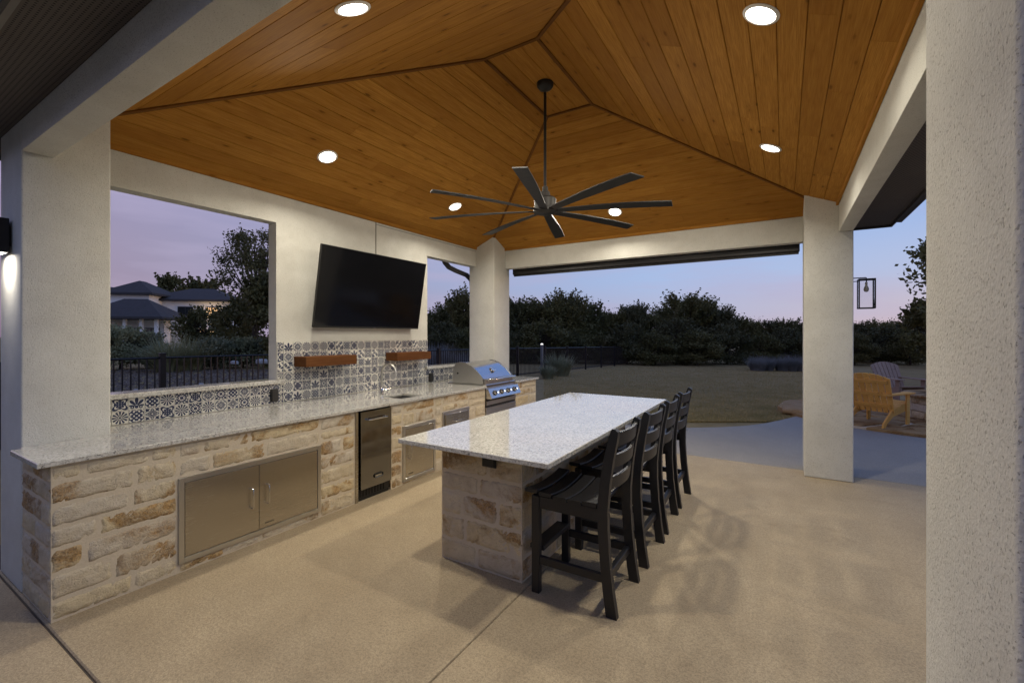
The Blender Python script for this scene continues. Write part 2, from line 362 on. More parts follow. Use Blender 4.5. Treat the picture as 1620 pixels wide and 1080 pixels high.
# ------------------------------------------------------------------ ground, patio
def gz(y): return -.035 - .0225*min(max(y-12, 0), 17)
def grass_ground():
    m = M('lawn_turf'); v = m.coord(); a = m.noise(v, .35, 4); b = m.noise(v, 9, 5, .7); c_ = m.noise(v, 90, 3); d = m.noise(v, 2.2, 4, .6)
    c = m.mix(m.ramp(a*.5 + d*.5, (.4, 0.0), (.62, 1.0)), (.29, .225, .105), (.42, .32, .175)); c = m.mix(b*.5, c, (.25, .195, .10)); c = m.mix(c_*.4, c, (.12, .095, .05))
    return m.set(color=c, rough=.95, spec=.1, normal=m.bump(b*.5 + c_, .8, .03))
TURF = grass_ground()
b = B(); ys = [-400, -60, -10, 0, 6, 12, 14, 16, 18, 20, 22, 24, 26, 29, 40, 80, 500]; xs = [-500, -60, -20, -9, 0, 9, 40, 500]
b.add([(x, y, gz(y)) for y in ys for x in xs], [(j*len(xs)+i, j*len(xs)+i+1, (j+1)*len(xs)+i+1, (j+1)*len(xs)+i) for j in range(len(ys)-1) for i in range(len(xs)-1)])
put('lawn', b, TURF, kind='structure')

# patio: one base sheet and five slabs with open joints between them
edge = [(-4.9, 7.6), (-3.4, 7.72), (-2.2, 7.95), (-1.41, 8.25), (-.98, 8.55), (-.58, 8.95), (-.32, 9.35), (-.10, 9.80), (.12, 10.3), (.35, 10.9), (.6, 11.4)]
patio = bpy.data.objects.new('patio', None); col.objects.link(patio); patio['kind'] = 'structure'
b = B(); b.box(-5.2, 6, -7, 8.15, -.2, -.012); put('joint_bed', b, JOINT, patio)
JX = -1.41
def slab(poly, mat=None):
    b = B(); n = len(poly); c = Vector((sum(p[0] for p in poly)/n, sum(p[1] for p in poly)/n)); 
    ins = [tuple(Vector(p) + (c-Vector(p)).normalized()*.008) for p in poly]
    b.add([(x, y, -.15) for x, y in poly] + [(x, y, -.006) for x, y in poly] + [(x, y, 0) for x, y in ins], 
          [tuple(range(2*n, 3*n))] + [(i, (i+1) % n, n+(i+1) % n, n+i) for i in range(n)] + [(n+i, n+(i+1) % n, 2*n+(i+1) % n, 2*n+i) for i in range(n)])
    put('concrete_slab', b, mat or CONC, patio)
Y0, Y1 = .762, 6.36
slab([(-5.2, -7), (6, -7), (6, Y0-.011), (-5.2, Y0-.011)])
slab([(-4.62, Y0), (JX-.0016, Y0), (JX-.0016, Y1), (-4.62, Y1)])
slab([(JX+.0016, Y0), (6, Y0), (6, Y1), (JX+.0016, Y1)])
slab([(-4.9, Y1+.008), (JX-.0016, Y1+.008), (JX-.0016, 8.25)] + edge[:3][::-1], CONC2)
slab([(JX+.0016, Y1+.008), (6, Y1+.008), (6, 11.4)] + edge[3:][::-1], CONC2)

# ------------------------------------------------------------------ the pavilion
XW, XO, ZL = -4.45, -4.587, 2.775           # inner wall face, outer face, header height
pav = root('pavilion', (-2, 3.7, 0), 'open stucco pavilion with a stained wood vaulted ceiling on four square columns', 'pavilion')
ZT = 3.34
for (x0, x1, y0, y1) in ((XO, -4.08, .77, 1.207), (.244, .690, .785, 1.207), (XO, -4.08, 6.10, 6.585), (.20, .652, 6.10, 6.585)):
    b = B(); b.box(x0, x1, y0, y1, 0, ZT, .012, seg=3); put('column', b, STUCCO, pav, smooth=True)
b = B(); b.box(XO, XW, 1.207, 6.10, 0, 1.118); b.box(XO, XW, 2.631, 4.90, 1.118, ZL); b.box(XO, XW, 1.207, 6.10, ZL, ZT)
put('wall', b, STUCCO, pav)
for x0, x1, y0, y1, z in ((-4.08, .244, .772, .917, ZL), (-4.08, .20, 6.45, 6.583, 2.75), (.52, .650, 1.207, 6.10, 2.762)):
    b = B(); b.box(x0, x1, y0, y1, z, ZT, .006, seg=2); put('beam', b, STUCCO, pav, smooth=True)
b = B(); b.box(XW, XW+.006, 3.93, 3.945, 2.6, 3.06); b.box(XW, XW+.006, 3.945, 6.10, 3.025, 3.033); put('stucco_joint', b, plain('joint_bead', (.30, .285, .25), .8), pav)
# vaulted ceiling: four planked slopes and a flat panel
E = dict(x0=XW, x1=.52, y0=.917, y1=6.45, z=3.085); Tp = dict(x0=-2.22, x1=-1.70, y0=3.17, y1=4.37, z=4.02)
def C3(d, i, j): return Vector((d['x%d' % i], d['y%d' % j], d['z']))
slopes = [(C3(E,0,0), C3(E,0,1), C3(Tp,0,1), C3(Tp,0,0)), (C3(E,0,1), C3(E,1,1), C3(Tp,1,1), C3(Tp,0,1)), (C3(E,1,1), C3(E,1,0), C3(Tp,1,0), C3(Tp,1,1)), (C3(E,1,0), C3(E,0,0), C3(Tp,0,0), C3(Tp,1,0)), (C3(Tp,0,0), C3(Tp,0,1), C3(Tp,1,1), C3(Tp,1,0))]
slope_m = []
BACK = plain('ceiling_backing', (.05, .022, .006), .9)
pr = random.Random(5)
for si, (A, Bp, Cp, D) in enumerate(slopes):
    ex = (Bp-A).normalized(); nrm = ex.cross(D-A).normalized(); 
    if nrm.z > 0: nrm = -nrm
    ey = nrm.cross(ex).normalized()
    if ey.dot(D-A) < 0: ey = -ey
    nz = ex.cross(ey)
    fm = Matrix((ex, ey, nz)).transposed().to_4x4(); fm.translation = A; slope_m.append((fm, nrm))
    sgn = 1 if nz.dot(nrm) > 0 else -1
    inv = fm.inverted(); a2, b2, c2_, d2 = [(inv @ p).to_2d() for p in (A, Bp, Cp, D)]
    b = B(); up = -nrm*.02; b.add([A+up, Bp+up, Cp+up, D+up], [(0, 1, 2, 3)])
    part = put('ceiling_slope' if si < 4 else 'ceiling_panel', b, BACK, pav)
    H_ = c2_.y; nrow = max(2, round(H_/.152)); 
    for i in range(nrow):
        s0, s1 = H_*i/nrow, H_*(i+1)/nrow
        xl = lambda s_: a2.x + (d2.x-a2.x)*s_/H_
        xr = lambda s_: b2.x + (c2_.x-b2.x)*s_/H_
        L = xr(s0) - xl(s0); cuts = []
        if L > 2.6:
            q = xl(s1) + pr.uniform(.7, 2.4)
            while q < xr(s1) - .6: cuts.append(q); q += pr.uniform(1.6, 3.2)
        segs = list(zip([None]+cuts, cuts+[None]))
        for lo, hi in segs:
            p0 = (lo if lo else xl(s0)+.003, s0+.001); p1 = (hi if hi else xr(s0)-.003, s0+.001); p2 = (hi if hi else xr(s1)-.003, s1-.001); p3 = (lo if lo else xl(s1)+.003, s1-.001)
            cxm, cym = (p0[0]+p1[0]+p2[0]+p3[0])/4, (s0+s1)/2
            o4 = [(p[0]-cxm, p[1]-cym) for p in (p0, p1, p2, p3)]
            g = .0032; e_ = .0012
            i4 = [(o4[0][0]+e_, o4[0][1]+g), (o4[1][0]-e_, o4[1][1]+g), (o4[2][0]-e_, o4[2][1]-g), (o4[3][0]+e_, o4[3][1]-g)]
            b = B(); b.add([(x, y, -.016*sgn) for x, y in o4] + [(x, y, -.0045*sgn) for x, y in o4] + [(x, y, 0) for x, y in i4],
                           [(8,9,10,11)] + [(k, (k+1) % 4, 4+(k+1) % 4, 4+k) for k in range(4)] + [(4+k, 4+(k+1) % 4, 8+(k+1) % 4, 8+k) for k in range(4)])
            o = put('ceiling_plank', b, PINE, part)
            o.matrix_basis = fm @ Matrix.Translation((cxm, cym, 0))
# trim strips on hips, panel border and walls
def strip(name, p, q, w, t, mat, parent, drop=.0):
    p, q = Vector(p), Vector(q); L = (q-p).length; d = (q-p).normalized(); side = d.cross(Vector((0, 0, 1))).normalized(); upv = side.cross(d)
    mtx = Matrix((d, side, upv)).transposed().to_4x4(); mtx.translation = (p+q)/2 - Vector((0, 0, drop))
    b = B(); b.box(-L/2, L/2, -w/2, w/2, -t, 0, .003); o = put(name, b, mat, parent); o.matrix_basis = mtx; return o
for i, j in ((0,0), (0,1), (1,0), (1,1)): strip('hip_trim', C3(E,i,j), C3(Tp,i,j), .030, .014, TRIM, pav, .004)
for p, q in ((C3(Tp,0,0), C3(Tp,0,1)), (C3(Tp,0,1), C3(Tp,1,1)), (C3(Tp,1,1), C3(Tp,1,0)), (C3(Tp,1,0), C3(Tp,0,0))): strip('panel_trim', p, q, .030, .014, TRIM, pav, .002)
zt = 3.088
for p, q in (((XW+.013, .93, zt), (XW+.013, 6.44, zt)), ((XW, 6.437, zt), (.52, 6.437, zt)), ((.507, .93, zt), (.507, 6.44, zt)), ((XW, .93, zt), (.52, .93, zt))): strip('crown_trim', p, q, .024, .05, PINE, pav, -.018)
# eaves: perforated soffit ring, fascia with gutter, hip roof
OV = .45; ex0, ex1, ey0, ey1 = XO-OV, .69+OV-.03, .463, 6.585+OV; ZS = 2.965
b = B(); 
for x0, x1, y0, y1 in ((ex0, ex1, ey0, .77), (ex0, ex1, 6.586, ey1), (ex0, XO-.002, .77, 6.586), (.692, ex1, .77, 6.586)): b.box(x0, x1, y0, y1, ZS, ZS+.02)
put('soffit', b, SOFFIT, pav)
b = B(); b.box(ex0, ex1, ey0+.001, ey0+.030, ZS-.006, ZS-.0005); put('soffit_trim', b, plain('soffit_trim_grey', (.20, .19, .175), .6), pav)
b = B()
for x0, x1, y0, y1 in ((ex0-.02, ex1+.02, ey0-.02, ey0), (ex0-.02, ex1+.02, ey1, ey1+.02), (ex0-.02, ex0, ey0, ey1), (ex1, ex1+.02, ey0, ey1)): b.box(x0, x1, y0, y1, ZS-.03, ZS+.19, .003)
put('fascia', b, FASCIA, pav)
gp = [(0, 0), (.03, -.09), (.10, -.10), (.125, -.03), (.125, 0), (.115, 0), (.112, -.03), (.095, -.088), (.036, -.078), (.012, 0)]
b = B(); b.prism([(ex1+.021+u, ZS+.13+w) for u, w in gp], 'y', ey0-.1, ey1+.1); b.prism([(ey1+.021+u, ZS+.13+w) for u, w in gp], 'x', ex0-.1, ex1+.01)
b.prism([(ey0-.021-u, ZS+.13+w) for u, w in gp], 'x', ex0-.1, ex1+.01); put('gutter', b, FASCIA, pav)
ZR = ZS+.19; rz = 4.75; b = B(); o_ = .09
b.add([(ex0-o_, ey0-o_, ZR), (ex1+o_, ey0-o_, ZR), (ex1+o_, ey1+o_, ZR), (ex0-o_, ey1+o_, ZR), (-1.96, 3.3, rz), (-1.96, 4.1, rz)], [(0,1,4), (1,2,5,4), (2,3,5), (3,0,4,5)])
put('roof', b, SHINGLE, pav)
b = B(); b.tube([(-4.72, 5.55, 2.93), (-4.72, 5.62, 2.80), (-4.72, 5.72, 2.735), (-4.72, 5.9, 2.70), (-4.72, 6.2, 2.66), (-4.72, 6.34, 2.58), (-4.72, 6.36, 2.4), (-4.72, 6.36, .05)], .042, 8); put('downspout', b, FASCIA, pav, smooth=True)
b = B(); b.box(-4.03, .17, 6.60, 6.70, 2.66, 2.79, .012); b.box(-4.02, .16, 6.63, 6.66, 2.635, 2.66); put('screen_housing', b, DARKM, pav)
# granite ledges in the two openings
for y0, y1 in ((1.16, 2.70), (4.84, 6.10)):
    b = B(); b.box(XO-.03, XW+.055, y0, y1, 1.120, 1.160, .005) if y0 > 2 else b.box(XO-.03, XW+.055, 1.209, 2.70, 1.120, 1.160, .005)
    put('window_ledge', b, GRANITE, pav)
# backsplash: grout bed and single tiles
TP = .1046; TS = .1016; XT = XW + .006
b = B(); b.box(XW, XT, 1.209, 2.70, .9155, 1.1185); b.box(XW, XT, 2.70, 4.84, .9155, 1.552); b.box(XW, XT, 4.84, 6.098, .9155, 1.1185)
b.box(XW, XT, 2.633, 2.70, 1.1625, 1.552); b.box(XW, XT, 4.84, 4.898, 1.1625, 1.552)
splash = put('backsplash', b, GROUT, pav)
def tile_mesh(w, h, u0=0.0, v0=0.0):
    """tile lying in local xy (x along the wall, y up), printed pattern centred on the full tile"""
    b = B(); g = .0018; X0, X1, V0, V1 = -TS/2+u0, -TS/2+u0+w, -TS/2+v0, -TS/2+v0+h
    o4 = [(X0, V0), (X1, V0), (X1, V1), (X0, V1)]; i4 = [(X0+g, V0+g), (X1-g, V0+g), (X1-g, V1-g), (X0+g, V1-g)]
    b.add([(x, y, 0) for x, y in o4] + [(x, y, .006) for x, y in o4] + [(x, y, .0078) for x, y in i4], [(8,9,10,11)] + [(k, (k+1) % 4, 4+(k+1) % 4, 4+k) for k in range(4)] + [(4+k, 4+(k+1) % 4, 8+(k+1) % 4, 8+k) for k in range(4)])
    me = b.mesh('tile'); me.materials.append(TILES[0].m); return me
full = tile_mesh(TS, TS); cache = {}
trn = random.Random(3); last = {}
def tiles(y0, y1, z0, z1):
    nz_ = 0; z = z0
    while z < z1 - .012:
        h = min(TS, z1 - z - .001); y = y0; j = 0
        while y < y1 - .012:
            w = min(TS, y1 - y - .001); key = (round(w, 4), round(h, 4)); rot = trn.choice((0, 0, 1, 2, 3)) if key == (TS, TS) else 0
            if key == (TS, TS): me = full
            else: me = cache.setdefault(key, None) or cache.__setitem__(key, tile_mesh(w, h)) or cache[key]
            o = put('tile', me, None, splash)
            k = trn.choice([q for q in (0, 0, 1, 1, 2, 3, 4, 4, 5, 5, 6, 7, 7) if q not in (last.get((nz_, j-1)), last.get((nz_-1, j)))]); last[(nz_, j)] = k
            if k == 2: rot = 0
            o.material_slots[0].link = 'OBJECT'; o.material_slots[0].material = TILES[k].m
            mtx = Matrix(((0,0,1), (1,0,0), (0,1,0))).to_4x4() @ Matrix.Rotation(rot*math.pi/2, 4, 'Z')
            mtx.translation = (XT, y+TS/2, z+TS/2); o.matrix_basis = mtx
            y += TP; j += 1
        z += TP; nz_ += 1
tiles(1.212, 2.700, .919, 1.119); last.clear()
tiles(2.704, 4.836, .919, 1.552); last.clear()
tiles(4.840, 6.09, .919, 1.119); last.clear()
for a0, a1 in ((2.636, 2.7005), (4.8395, 4.897)): tiles(a0, a1, 1.164, 1.2298); tiles(a0, a1, 1.2328, 1.552); last.clear()

# ------------------------------------------------------------------ stone work
def stone_obj(w, h, depth, parent, mtx, seed, relief=.018):
    """one split-face block: local x along wall, y up, z out"""
    nx, ny = max(5, int(w/.017)), max(4, int(h/.016)); vs_, fs = [], []
    for j in range(ny+1):
        for i in range(nx+1):
            x, y = (i/nx-.5)*w, (j/ny-.5)*h
            e = min(i, nx-i, 2)*min(j, ny-j, 2)/4; e = min(1, e*4); p = Vector((x*9+seed*3.1, y*9, seed))
            zz = relief*(.35*noise.noise(p) + .45*(.4-abs(noise.noise(p*2.3))) + .50*(.35-abs(noise.noise(p*5.1))) + .45*noise.noise(p*10)) + .0005
            if e == 0: zz = -.004 + .002*noise.noise(p*3); x += .009*noise.noise(p*3+Vector((3,1,0))); y += .009*noise.noise(p*3+Vector((0,7,2)))
            vs_.append((x, y, zz*(.35+.65*e) if e else zz))
    for j in range(ny):
        for i in range(nx): k = j*(nx+1)+i; fs.append((k, k+1, k+nx+2, k+nx+1))
    rim = [i for i in range(nx+1)] + [(j+1)*(nx+1)-1 for j in range(1, ny+1)] + [ny*(nx+1)+i for i in range(nx-1, -1, -1)] + [j*(nx+1) for j in range(ny-1, 0, -1)]
    o_ = len(vs_); vs_ += [(vs_[k][0], vs_[k][1], -depth) for k in rim]; n = len(rim)
    fs += [(rim[k], o_+k, o_+(k+1) % n, rim[(k+1) % n]) for k in range(n)]
    b = B(); b.add(vs_, fs); o = put('stone', b, STONE, parent, smooth=75); o.matrix_basis = mtx; return o
srn = random.Random(21)
def stone_rect(a0, a1, z0, z1, frame, parent, courses=None, jt=.020):
    """fill a rectangle (a along the wall) with coursed stones; frame(a,z)->matrix"""
    H_ = z1-z0
    if H_ < .03 or a1-a0 < .05: return
    if courses is None:
        n = max(1, round(H_/.147)); ws = [srn.uniform(.8, 1.25) for _ in range(n)]; t = sum(ws); zs = [z0]
        for w_ in ws: zs.append(zs[-1] + H_*w_/t)
    else: zs = [z0] + [c for c in courses if z0+.05 < c < z1-.05] + [z1]
    for c0, c1 in zip(zs, zs[1:]):
        a = a0; first = True
        while a < a1 - .01:
            L = srn.uniform(.24, .58)*(srn.uniform(.45, 1) if first else 1); first = False
            if a1 - (a+L) < .13: L = a1 - a
            if L > .68: L = L/2
            stone_obj(L-jt, c1-c0-jt, .03, parent, frame(a+L/2, (c0+c1)/2), srn.uniform(0, 90)); a += L
def frame_px(x):   # facing +X: a = y
    m0 = Matrix(((0,0,1), (1,0,0), (0,1,0))).to_4x4()
    def f(a, z): m_ = m0.copy(); m_.translation = (x, a, z); return m_
    return f
def frame_mx(x):
    m0 = Matrix(((0,0,-1), (-1,0,0), (0,1,0))).to_4x4()
    def f(a, z): m_ = m0.copy(); m_.translation = (x, a, z); return m_
    return f
def frame_my(y):   # facing -Y: a = x
    m0 = Matrix(((1,0,0), (0,0,-1), (0,1,0))).to_4x4()
    def f(a, z): m_ = m0.copy(); m_.translation = (a, y, z); return m_
    return f
def frame_py(y):
    m0 = Matrix(((-1,0,0), (0,0,1), (0,1,0))).to_4x4()
    def f(a, z): m_ = m0.copy(); m_.translation = (a, y, z); return m_
    return f
XS = -3.505; TOP = .915
kit = root('kitchen_counter', (-3.9, 3.6, 0), 'long rough limestone kitchen counter with pale granite top along the tiled wall', 'counter')
b = B(); xb = XS-.0064
OPEN = [(1.39, 2.475, .062, .644), (2.85, 3.308, .0, .9), (3.471, 3.99, .03, .632), (4.126, 4.655, .03, .688), (5.03, 5.84, .06, .9)]
# masonry core with real recesses behind each appliance
def core(y0, y1, z0, z1, x=xb): b.box(-4.449, x, y0, y1, z0, z1)
yy = .7775
for o0, o1, z0, z1 in OPEN:
    core(yy, o0, 0, .884); core(o0, o1, 0, max(z0, .001)) if z0 > .02 else None
    if z1 < .88 and abs(o0-3.471) > .01: core(o0, o1, z1, .884)
    if abs(o0-3.471) < .01: core(o0, o1, z1, .690); b.box(-4.449, -3.965, o0, o1, .690, .884); b.box(-3.585, xb, o0, o1, .690, .884); b.box(-3.965, -3.585, o0, 3.525, .690, .884); b.box(-3.965, -3.585, 3.925, o1, .690, .884)
    core(o0, o1, max(z0, .001), min(z1, .884), -4.12); yy = o1
core(yy, 6.50, 0, .884)
face = put('masonry', b, MORTAR, kit)
CO = [.128, .262, .405, .53, .665, .775]
fr = frame_px(XS-.004); segs = [.77] + [q for o in OPEN for q in o[:2]] + [6.51]
for k in range(0, len(segs), 2):
    jit = [c + srn.uniform(-.018, .018) for c in CO]; stone_rect(segs[k], segs[k+1], .0, .884, fr, face, jit)
for o0, o1, z0, z1 in OPEN:
    stone_rect(o0, o1, .0, z0, fr, face); 
    if z1 < .88: stone_rect(o0, o1, z1, .884, fr, face, CO)
stone_rect(-4.075, XS, 0, .884, frame_my(.774), face, CO); stone_rect(-4.1, XS, 0, .884, frame_py(6.506), face, CO)
# granite top: pieces round sink and grill opening, one mesh
SX0, SX1, SY0, SY1 = -3.945, -3.605, 3.545, 3.905; GX = -3.478
b = B(); z0, z1 = .885, TOP
def slabpoly(poly, holes=None):
    bm = bmesh.new(); 
    vs_ = [bm.verts.new((x, y, 0)) for x, y in poly]; bm.edges.new
    es = [bm.edges.new((vs_[i], vs_[(i+1) % len(vs_)])) for i in range(len(vs_))]
    for h in holes or []:
        hv = [bm.verts.new((x, y, 0)) for x, y in h]; es += [bm.edges.new((hv[i], hv[(i+1) % len(hv)])) for i in range(len(hv))]
    bmesh.ops.triangle_fill(bm, edges=es, use_beauty=True, normal=(0, 0, 1))
    top = bmesh.ops.extrude_face_region(bm, geom=bm.faces[:]); bmesh.ops.translate(bm, vec=(0, 0, z1-z0), verts=[v for v in top['geom'] if isinstance(v, bmesh.types.BMVert)])
    bmesh.ops.translate(bm, vec=(0, 0, z0), verts=bm.verts[:]); bmesh.ops.recalc_face_normals(bm, faces=bm.faces[:])
    sharp = [e for e in bm.edges if len(e.link_faces) == 2 and e.calc_face_angle() > .5]
    bmesh.ops.bevel(bm, geom=sharp, offset=.004, segments=2, affect='EDGES', profile=.5)
    bm.verts.index_update(); b.add([v.co[:] for v in bm.verts], [tuple(v.index for v in f.verts) for f in bm.faces]); bm.free()
slabpoly([(-4.03, .715), (GX, .715), (GX, 5.03), (-4.20, 5.03), (-4.20, 5.84), (GX, 5.84), (GX, 6.55), (-4.079, 6.55), (-4.079, 6.095), (XW+.001, 6.095), (XW+.001, 1.21), (-4.079, 1.21), (-4.079, .765), (-4.03, .765)],
         [[(SX0, SY0), (SX1, SY0), (SX1, SY1), (SX0, SY1)]])
put('granite_top', b, GRANITE, kit)

isl = root('island', (-1.8, 3.6, 0), 'freestanding limestone bar island with a broad polished granite top', 'island')
IX0, IX1, IY0, IY1 = -2.14, -1.45, 2.50, 4.72
b = B(); b.box(IX0+.0064, IX1-.0064, IY0+.0064, IY1-.0064, 0, .884); iface = put('masonry', b, MORTAR, isl)
IC = [.155, .33, .50, .64]
stone_rect(IX0, IX1, 0, .884, frame_my(IY0+.004), iface, IC); stone_rect(IY0, IY1, 0, .884, frame_px(IX1-.004), iface, IC)
stone_rect(IY0, IY1, 0, .884, frame_mx(IX0+.004), iface, IC); stone_rect(IX0, IX1, 0, .884, frame_py(IY1-.004), iface, IC)
b = B(); slabpoly([(-2.235, 2.17), (-1.095, 2.17), (-1.095, 5.03), (-2.235, 5.03)]); put('granite_top', b, GRANITE, isl)

# ------------------------------------------------------------------ built-in appliances
def bar_handle(b, p, q, out, r=.006, std=.032):
    p, q = Vector(p), Vector(q); o = Vector(out)*std; d = (q-p).normalized()*.012
    b.tube([p, p+o*.7, p+o+d, q+o-d, q+o*.7, q], r, 8)
def door_unit(name, y0, y1, z0, z1, label, leaves, x=XS):
    t = root(name, (x, (y0+y1)/2, z0), label, 'cabinet door')
    b = B(); fw = .034
    b.box(x-.03, x+.012, y0, y0+fw, z0, z1, .002); b.box(x-.03, x+.012, y1-fw, y1, z0, z1, .002); b.box(x-.03, x+.0115, y0+fw, y1-fw, z1-fw, z1, .002); b.box(x-.03, x+.0115, y0+fw, y1-fw, z0, z0+fw, .002)
    put('frame', b, STEEL, t)
    b = B(); b.box(x-.25, x-.03, y0+.004, y1-.004, z0+.004, z1-.004); put('cabinet_box', b, DARKM, t)
    ya, yb = y0+fw+.003, y1-fw-.003; n = leaves; w = (yb-ya)/n
    for k in range(n):
        a0, a1 = ya+k*w + (.0015 if k else 0), ya+(k+1)*w - (.0015 if k < n-1 else 0)
        b = B(); b.box(x-.025, x+.009, a0, a1, z0+fw+.003, z1-fw-.003, .0025); d = put('door', b, STEELV, t)
        hy = (a1-.06 if k == 0 else a0+.06) if n == 2 else a0+.06; zm = (z0+z1)/2 + .01
        b = B(); bar_handle(b, (x+.009, hy, zm+.075), (x+.009, hy, zm-.075), (1, 0, 0), .0045); put('handle', b, CHROME, d, smooth=True)
        if k == n-1:
            b = B(); hb = a0 + .045
            for q in range(6): b.box(x+.009, x+.0105, hb+q*.012, hb+q*.012+.007, z0+fw+.035, z0+fw+.044)
            put('badge', b, BLACKPL, d)
    return t
door_unit('access_door', *OPEN[0], 'wide stainless double access door with two looped handles set in the limestone counter', 2)
door_unit('access_door', *OPEN[2], 'single stainless access door beside the beverage fridge under the sink', 1)
# drawers
y0, y1, z0, z1 = OPEN[3]; t = root('drawer_unit', (XS, (y0+y1)/2, z0), 'stainless drawer unit with bar handles beside the grill', 'drawers')
b = B(); b.box(XS-.4, XS+.008, y0, y1, z0, z1, .003); put('frame', b, STEEL, t)
for k in range(3):
    a0 = z0+.03+k*(z1-z0-.06)/3; a1 = z0+.03+(k+1)*(z1-z0-.06)/3-.006
    b = B(); b.box(XS+.008, XS+.024, y0+.035, y1-.035, a0, a1, .003); d = put('drawer_front', b, STEELV, t)
    b = B(); bar_handle(b, (XS+.024, (y0+y1)/2-.07, (a0+a1)/2), (XS+.024, (y0+y1)/2+.07, (a0+a1)/2), (1, 0, 0)); put('handle', b, CHROME, d, smooth=True)
# beverage fridge
y0, y1 = 2.85, 3.308; t = root('beverage_fridge', (XS, 3.08, 0), 'tall narrow stainless beverage fridge with black vent grille at its foot', 'fridge')
b = B(); b.box(-4.1, XS-.03, y0+.045, y1-.02, .02, .875, .004); put('cabinet', b, BLACKPL, t)
b = B(); b.box(-3.56, XS+.004, y0+.001, y0+.035, .0, .880, .002); put('side_trim', b, STEELV, t)
b = B(); b.box(-3.56, XS+.000, y1-.014, y1-.001, .03, .880, .002); put('side_trim', b, STEELV, t)
FRD = steel('fridge_door_steel', (.23, .225, .22), .03, axis=(6, 6, 400))
b = B(); b.box(XS-.028, XS+.024, y0+.050, y1-.018, .115, .872, .004, seg=2); dr = put('door', b, FRD, t)
b = B(); bar_handle(b, (XS+.024, y0+.125, .79), (XS+.024, y1-.10, .79), (1, 0, 0), .0075, .04); put('handle', b, CHROME, dr, smooth=True)
b = B(); ym = (y0+y1)/2+.035; b.box(XS+.024, XS+.0275, ym-.055, ym+.055, .196, .236, .012); bd = put('badge', b, BLACKPL, dr)
b = B(); b.box(XS+.0275, XS+.0283, ym-.047, ym+.047, .229, .2315); b.box(XS+.0275, XS+.0283, ym-.047, ym+.047, .2005, .203)
for q in range(6): b.box(XS+.0275, XS+.0285, ym-.040+q*.0135, ym-.040+q*.0135+.009, .209, .223)
put('badge_lettering', b, CHROME, bd)
b = B(); b.box(XS-.05, XS-.012, y0+.05, y1-.02, .035, .108); gr = put('vent_grille', b, BLACKPL, t)
for q in range(9):
    b = B(); yy = y0+.062+q*.037; b.box(XS-.012, XS-.004, yy, yy+.012, .038, .105, .002); put('grille_bar', b, DARKM, gr)
b = B(); b.box(XS-.06, XS-.02, y0+.05, y1-.02, .0, .030); put('kick_plate', b, BLACKPL, t)
# grill
y0, y1 = 5.035, 5.835; t = root('grill', (-3.8, 5.43, .1), 'stainless built-in gas grill with arched hood and four knobs at the end of the counter', 'grill')
HOOD = steel('hood_steel', (.60, .61, .63), .10, axis=(5, 300, 5))
b = B(); b.box(-4.19, XS-.005, y0+.02, y1-.02, .62, .93, .004); put('firebox', b, STEEL, t)
prof = [(-4.10, .93), (-4.072, 1.14), (-4.035, 1.195), (-3.96, 1.226), (-3.87, 1.218), (-3.77, 1.176), (-3.68, 1.115), (-3.605, 1.048), (-3.565, 1.005), (-3.565, .93)]
b = B(); b.prism(prof, 'y', y0+.025, y1-.025); hd = put('hood', b, HOOD, t, smooth=30)
for ya in (y0+.012, y1-.025):
    b = B(); b.prism([(x-(.006 if x < -3.9 else -.006), z+(.006 if z > .95 else 0)) for x, z in prof], 'y', ya, ya+.013); put('hood_end', b, STEEL, hd)
b = B(); b.box(-3.562, -3.535, y0+.03, y1-.03, .93, 1.008, .004); put('hood_front', b, STEEL, hd)
b = B(); b.tube([(-3.535, y0+.07, .99), (-3.47, y0+.07, 1.0), (-3.45, y0+.10, 1.0), (-3.45, y1-.10, 1.0), (-3.47, y1-.07, 1.0), (-3.535, y1-.07, .99)], .013, 10); put('handle', b, CHROME, hd, smooth=True)
ax = Vector((.62, 0, .78)).normalized(); q = ax.to_track_quat('Z', 'Y').to_matrix()
b = B(); b.lathe((-3.665, 5.43, 1.106), [(.046, 0), (.046, .006), (.040, .010), (.012, .011), (0, .011)], 20, q); em = put('thermometer', b, CHROME, hd, smooth=True)
b = B(); b.tube([(-3.636, 5.375, 1.112), (-3.630, 5.40, 1.101), (-3.630, 5.43, 1.096), (-3.630, 5.46, 1.101), (-3.636, 5.485, 1.112)], [.002, .010, .013, .010, .002], 8); put('emblem', b, CHROME, em, smooth=True)
b = B(); b.tube([(-4.0, y0+.012, 1.07), (-4.0, y0+.004, 1.07)], .013, 12); put('spit_hole', b, BLACKPL, hd)
b = B(); b.box(-3.56, -3.50, y0+.01, y1-.01, .895, .925, .003); put('drip_lip', b, CHROME, t)
b = B(); b.prism([(-3.50, .862), (-3.468, .872), (-3.405, .748), (-3.42, .738), (-3.50, .738)], 'y', y0+.005, y1-.005); cp = put('control_panel', b, HOOD, t)
nrm = Vector((.124, 0, .063)).normalized(); q = nrm.to_track_quat('Z', 'Y').to_matrix()
for k in range(4):
    yc = y0+.125+k*.175; c = Vector((-3.436, yc, .812))
    b = B(); b.lathe(c, [(.037, 0), (.037, .004), (.030, .007)], 20, q); kb = put('knob', b, BLACKPL, cp, smooth=True)
    b = B(); b.lathe(c, [(.026, .004), (.024, .024), (.020, .028), (0, .028)], 18, q); put('knob_cap', b, CHROME, kb, smooth=True)
    b = B(); b.box(-.005, .005, -.026, .026, .027, .037, .002, mat=Matrix.Translation(c) @ q.to_4x4()); put('knob_grip', b, BLACKPL, kb)
    b = B(); b.lathe(c + Vector((0, .085, .0)), [(.012, 0), (.012, .006), (0, .008)], 12, q); put('indicator_light', b, emit('indicator_glow', (.85, .92, 1.0), 1.2), cp)
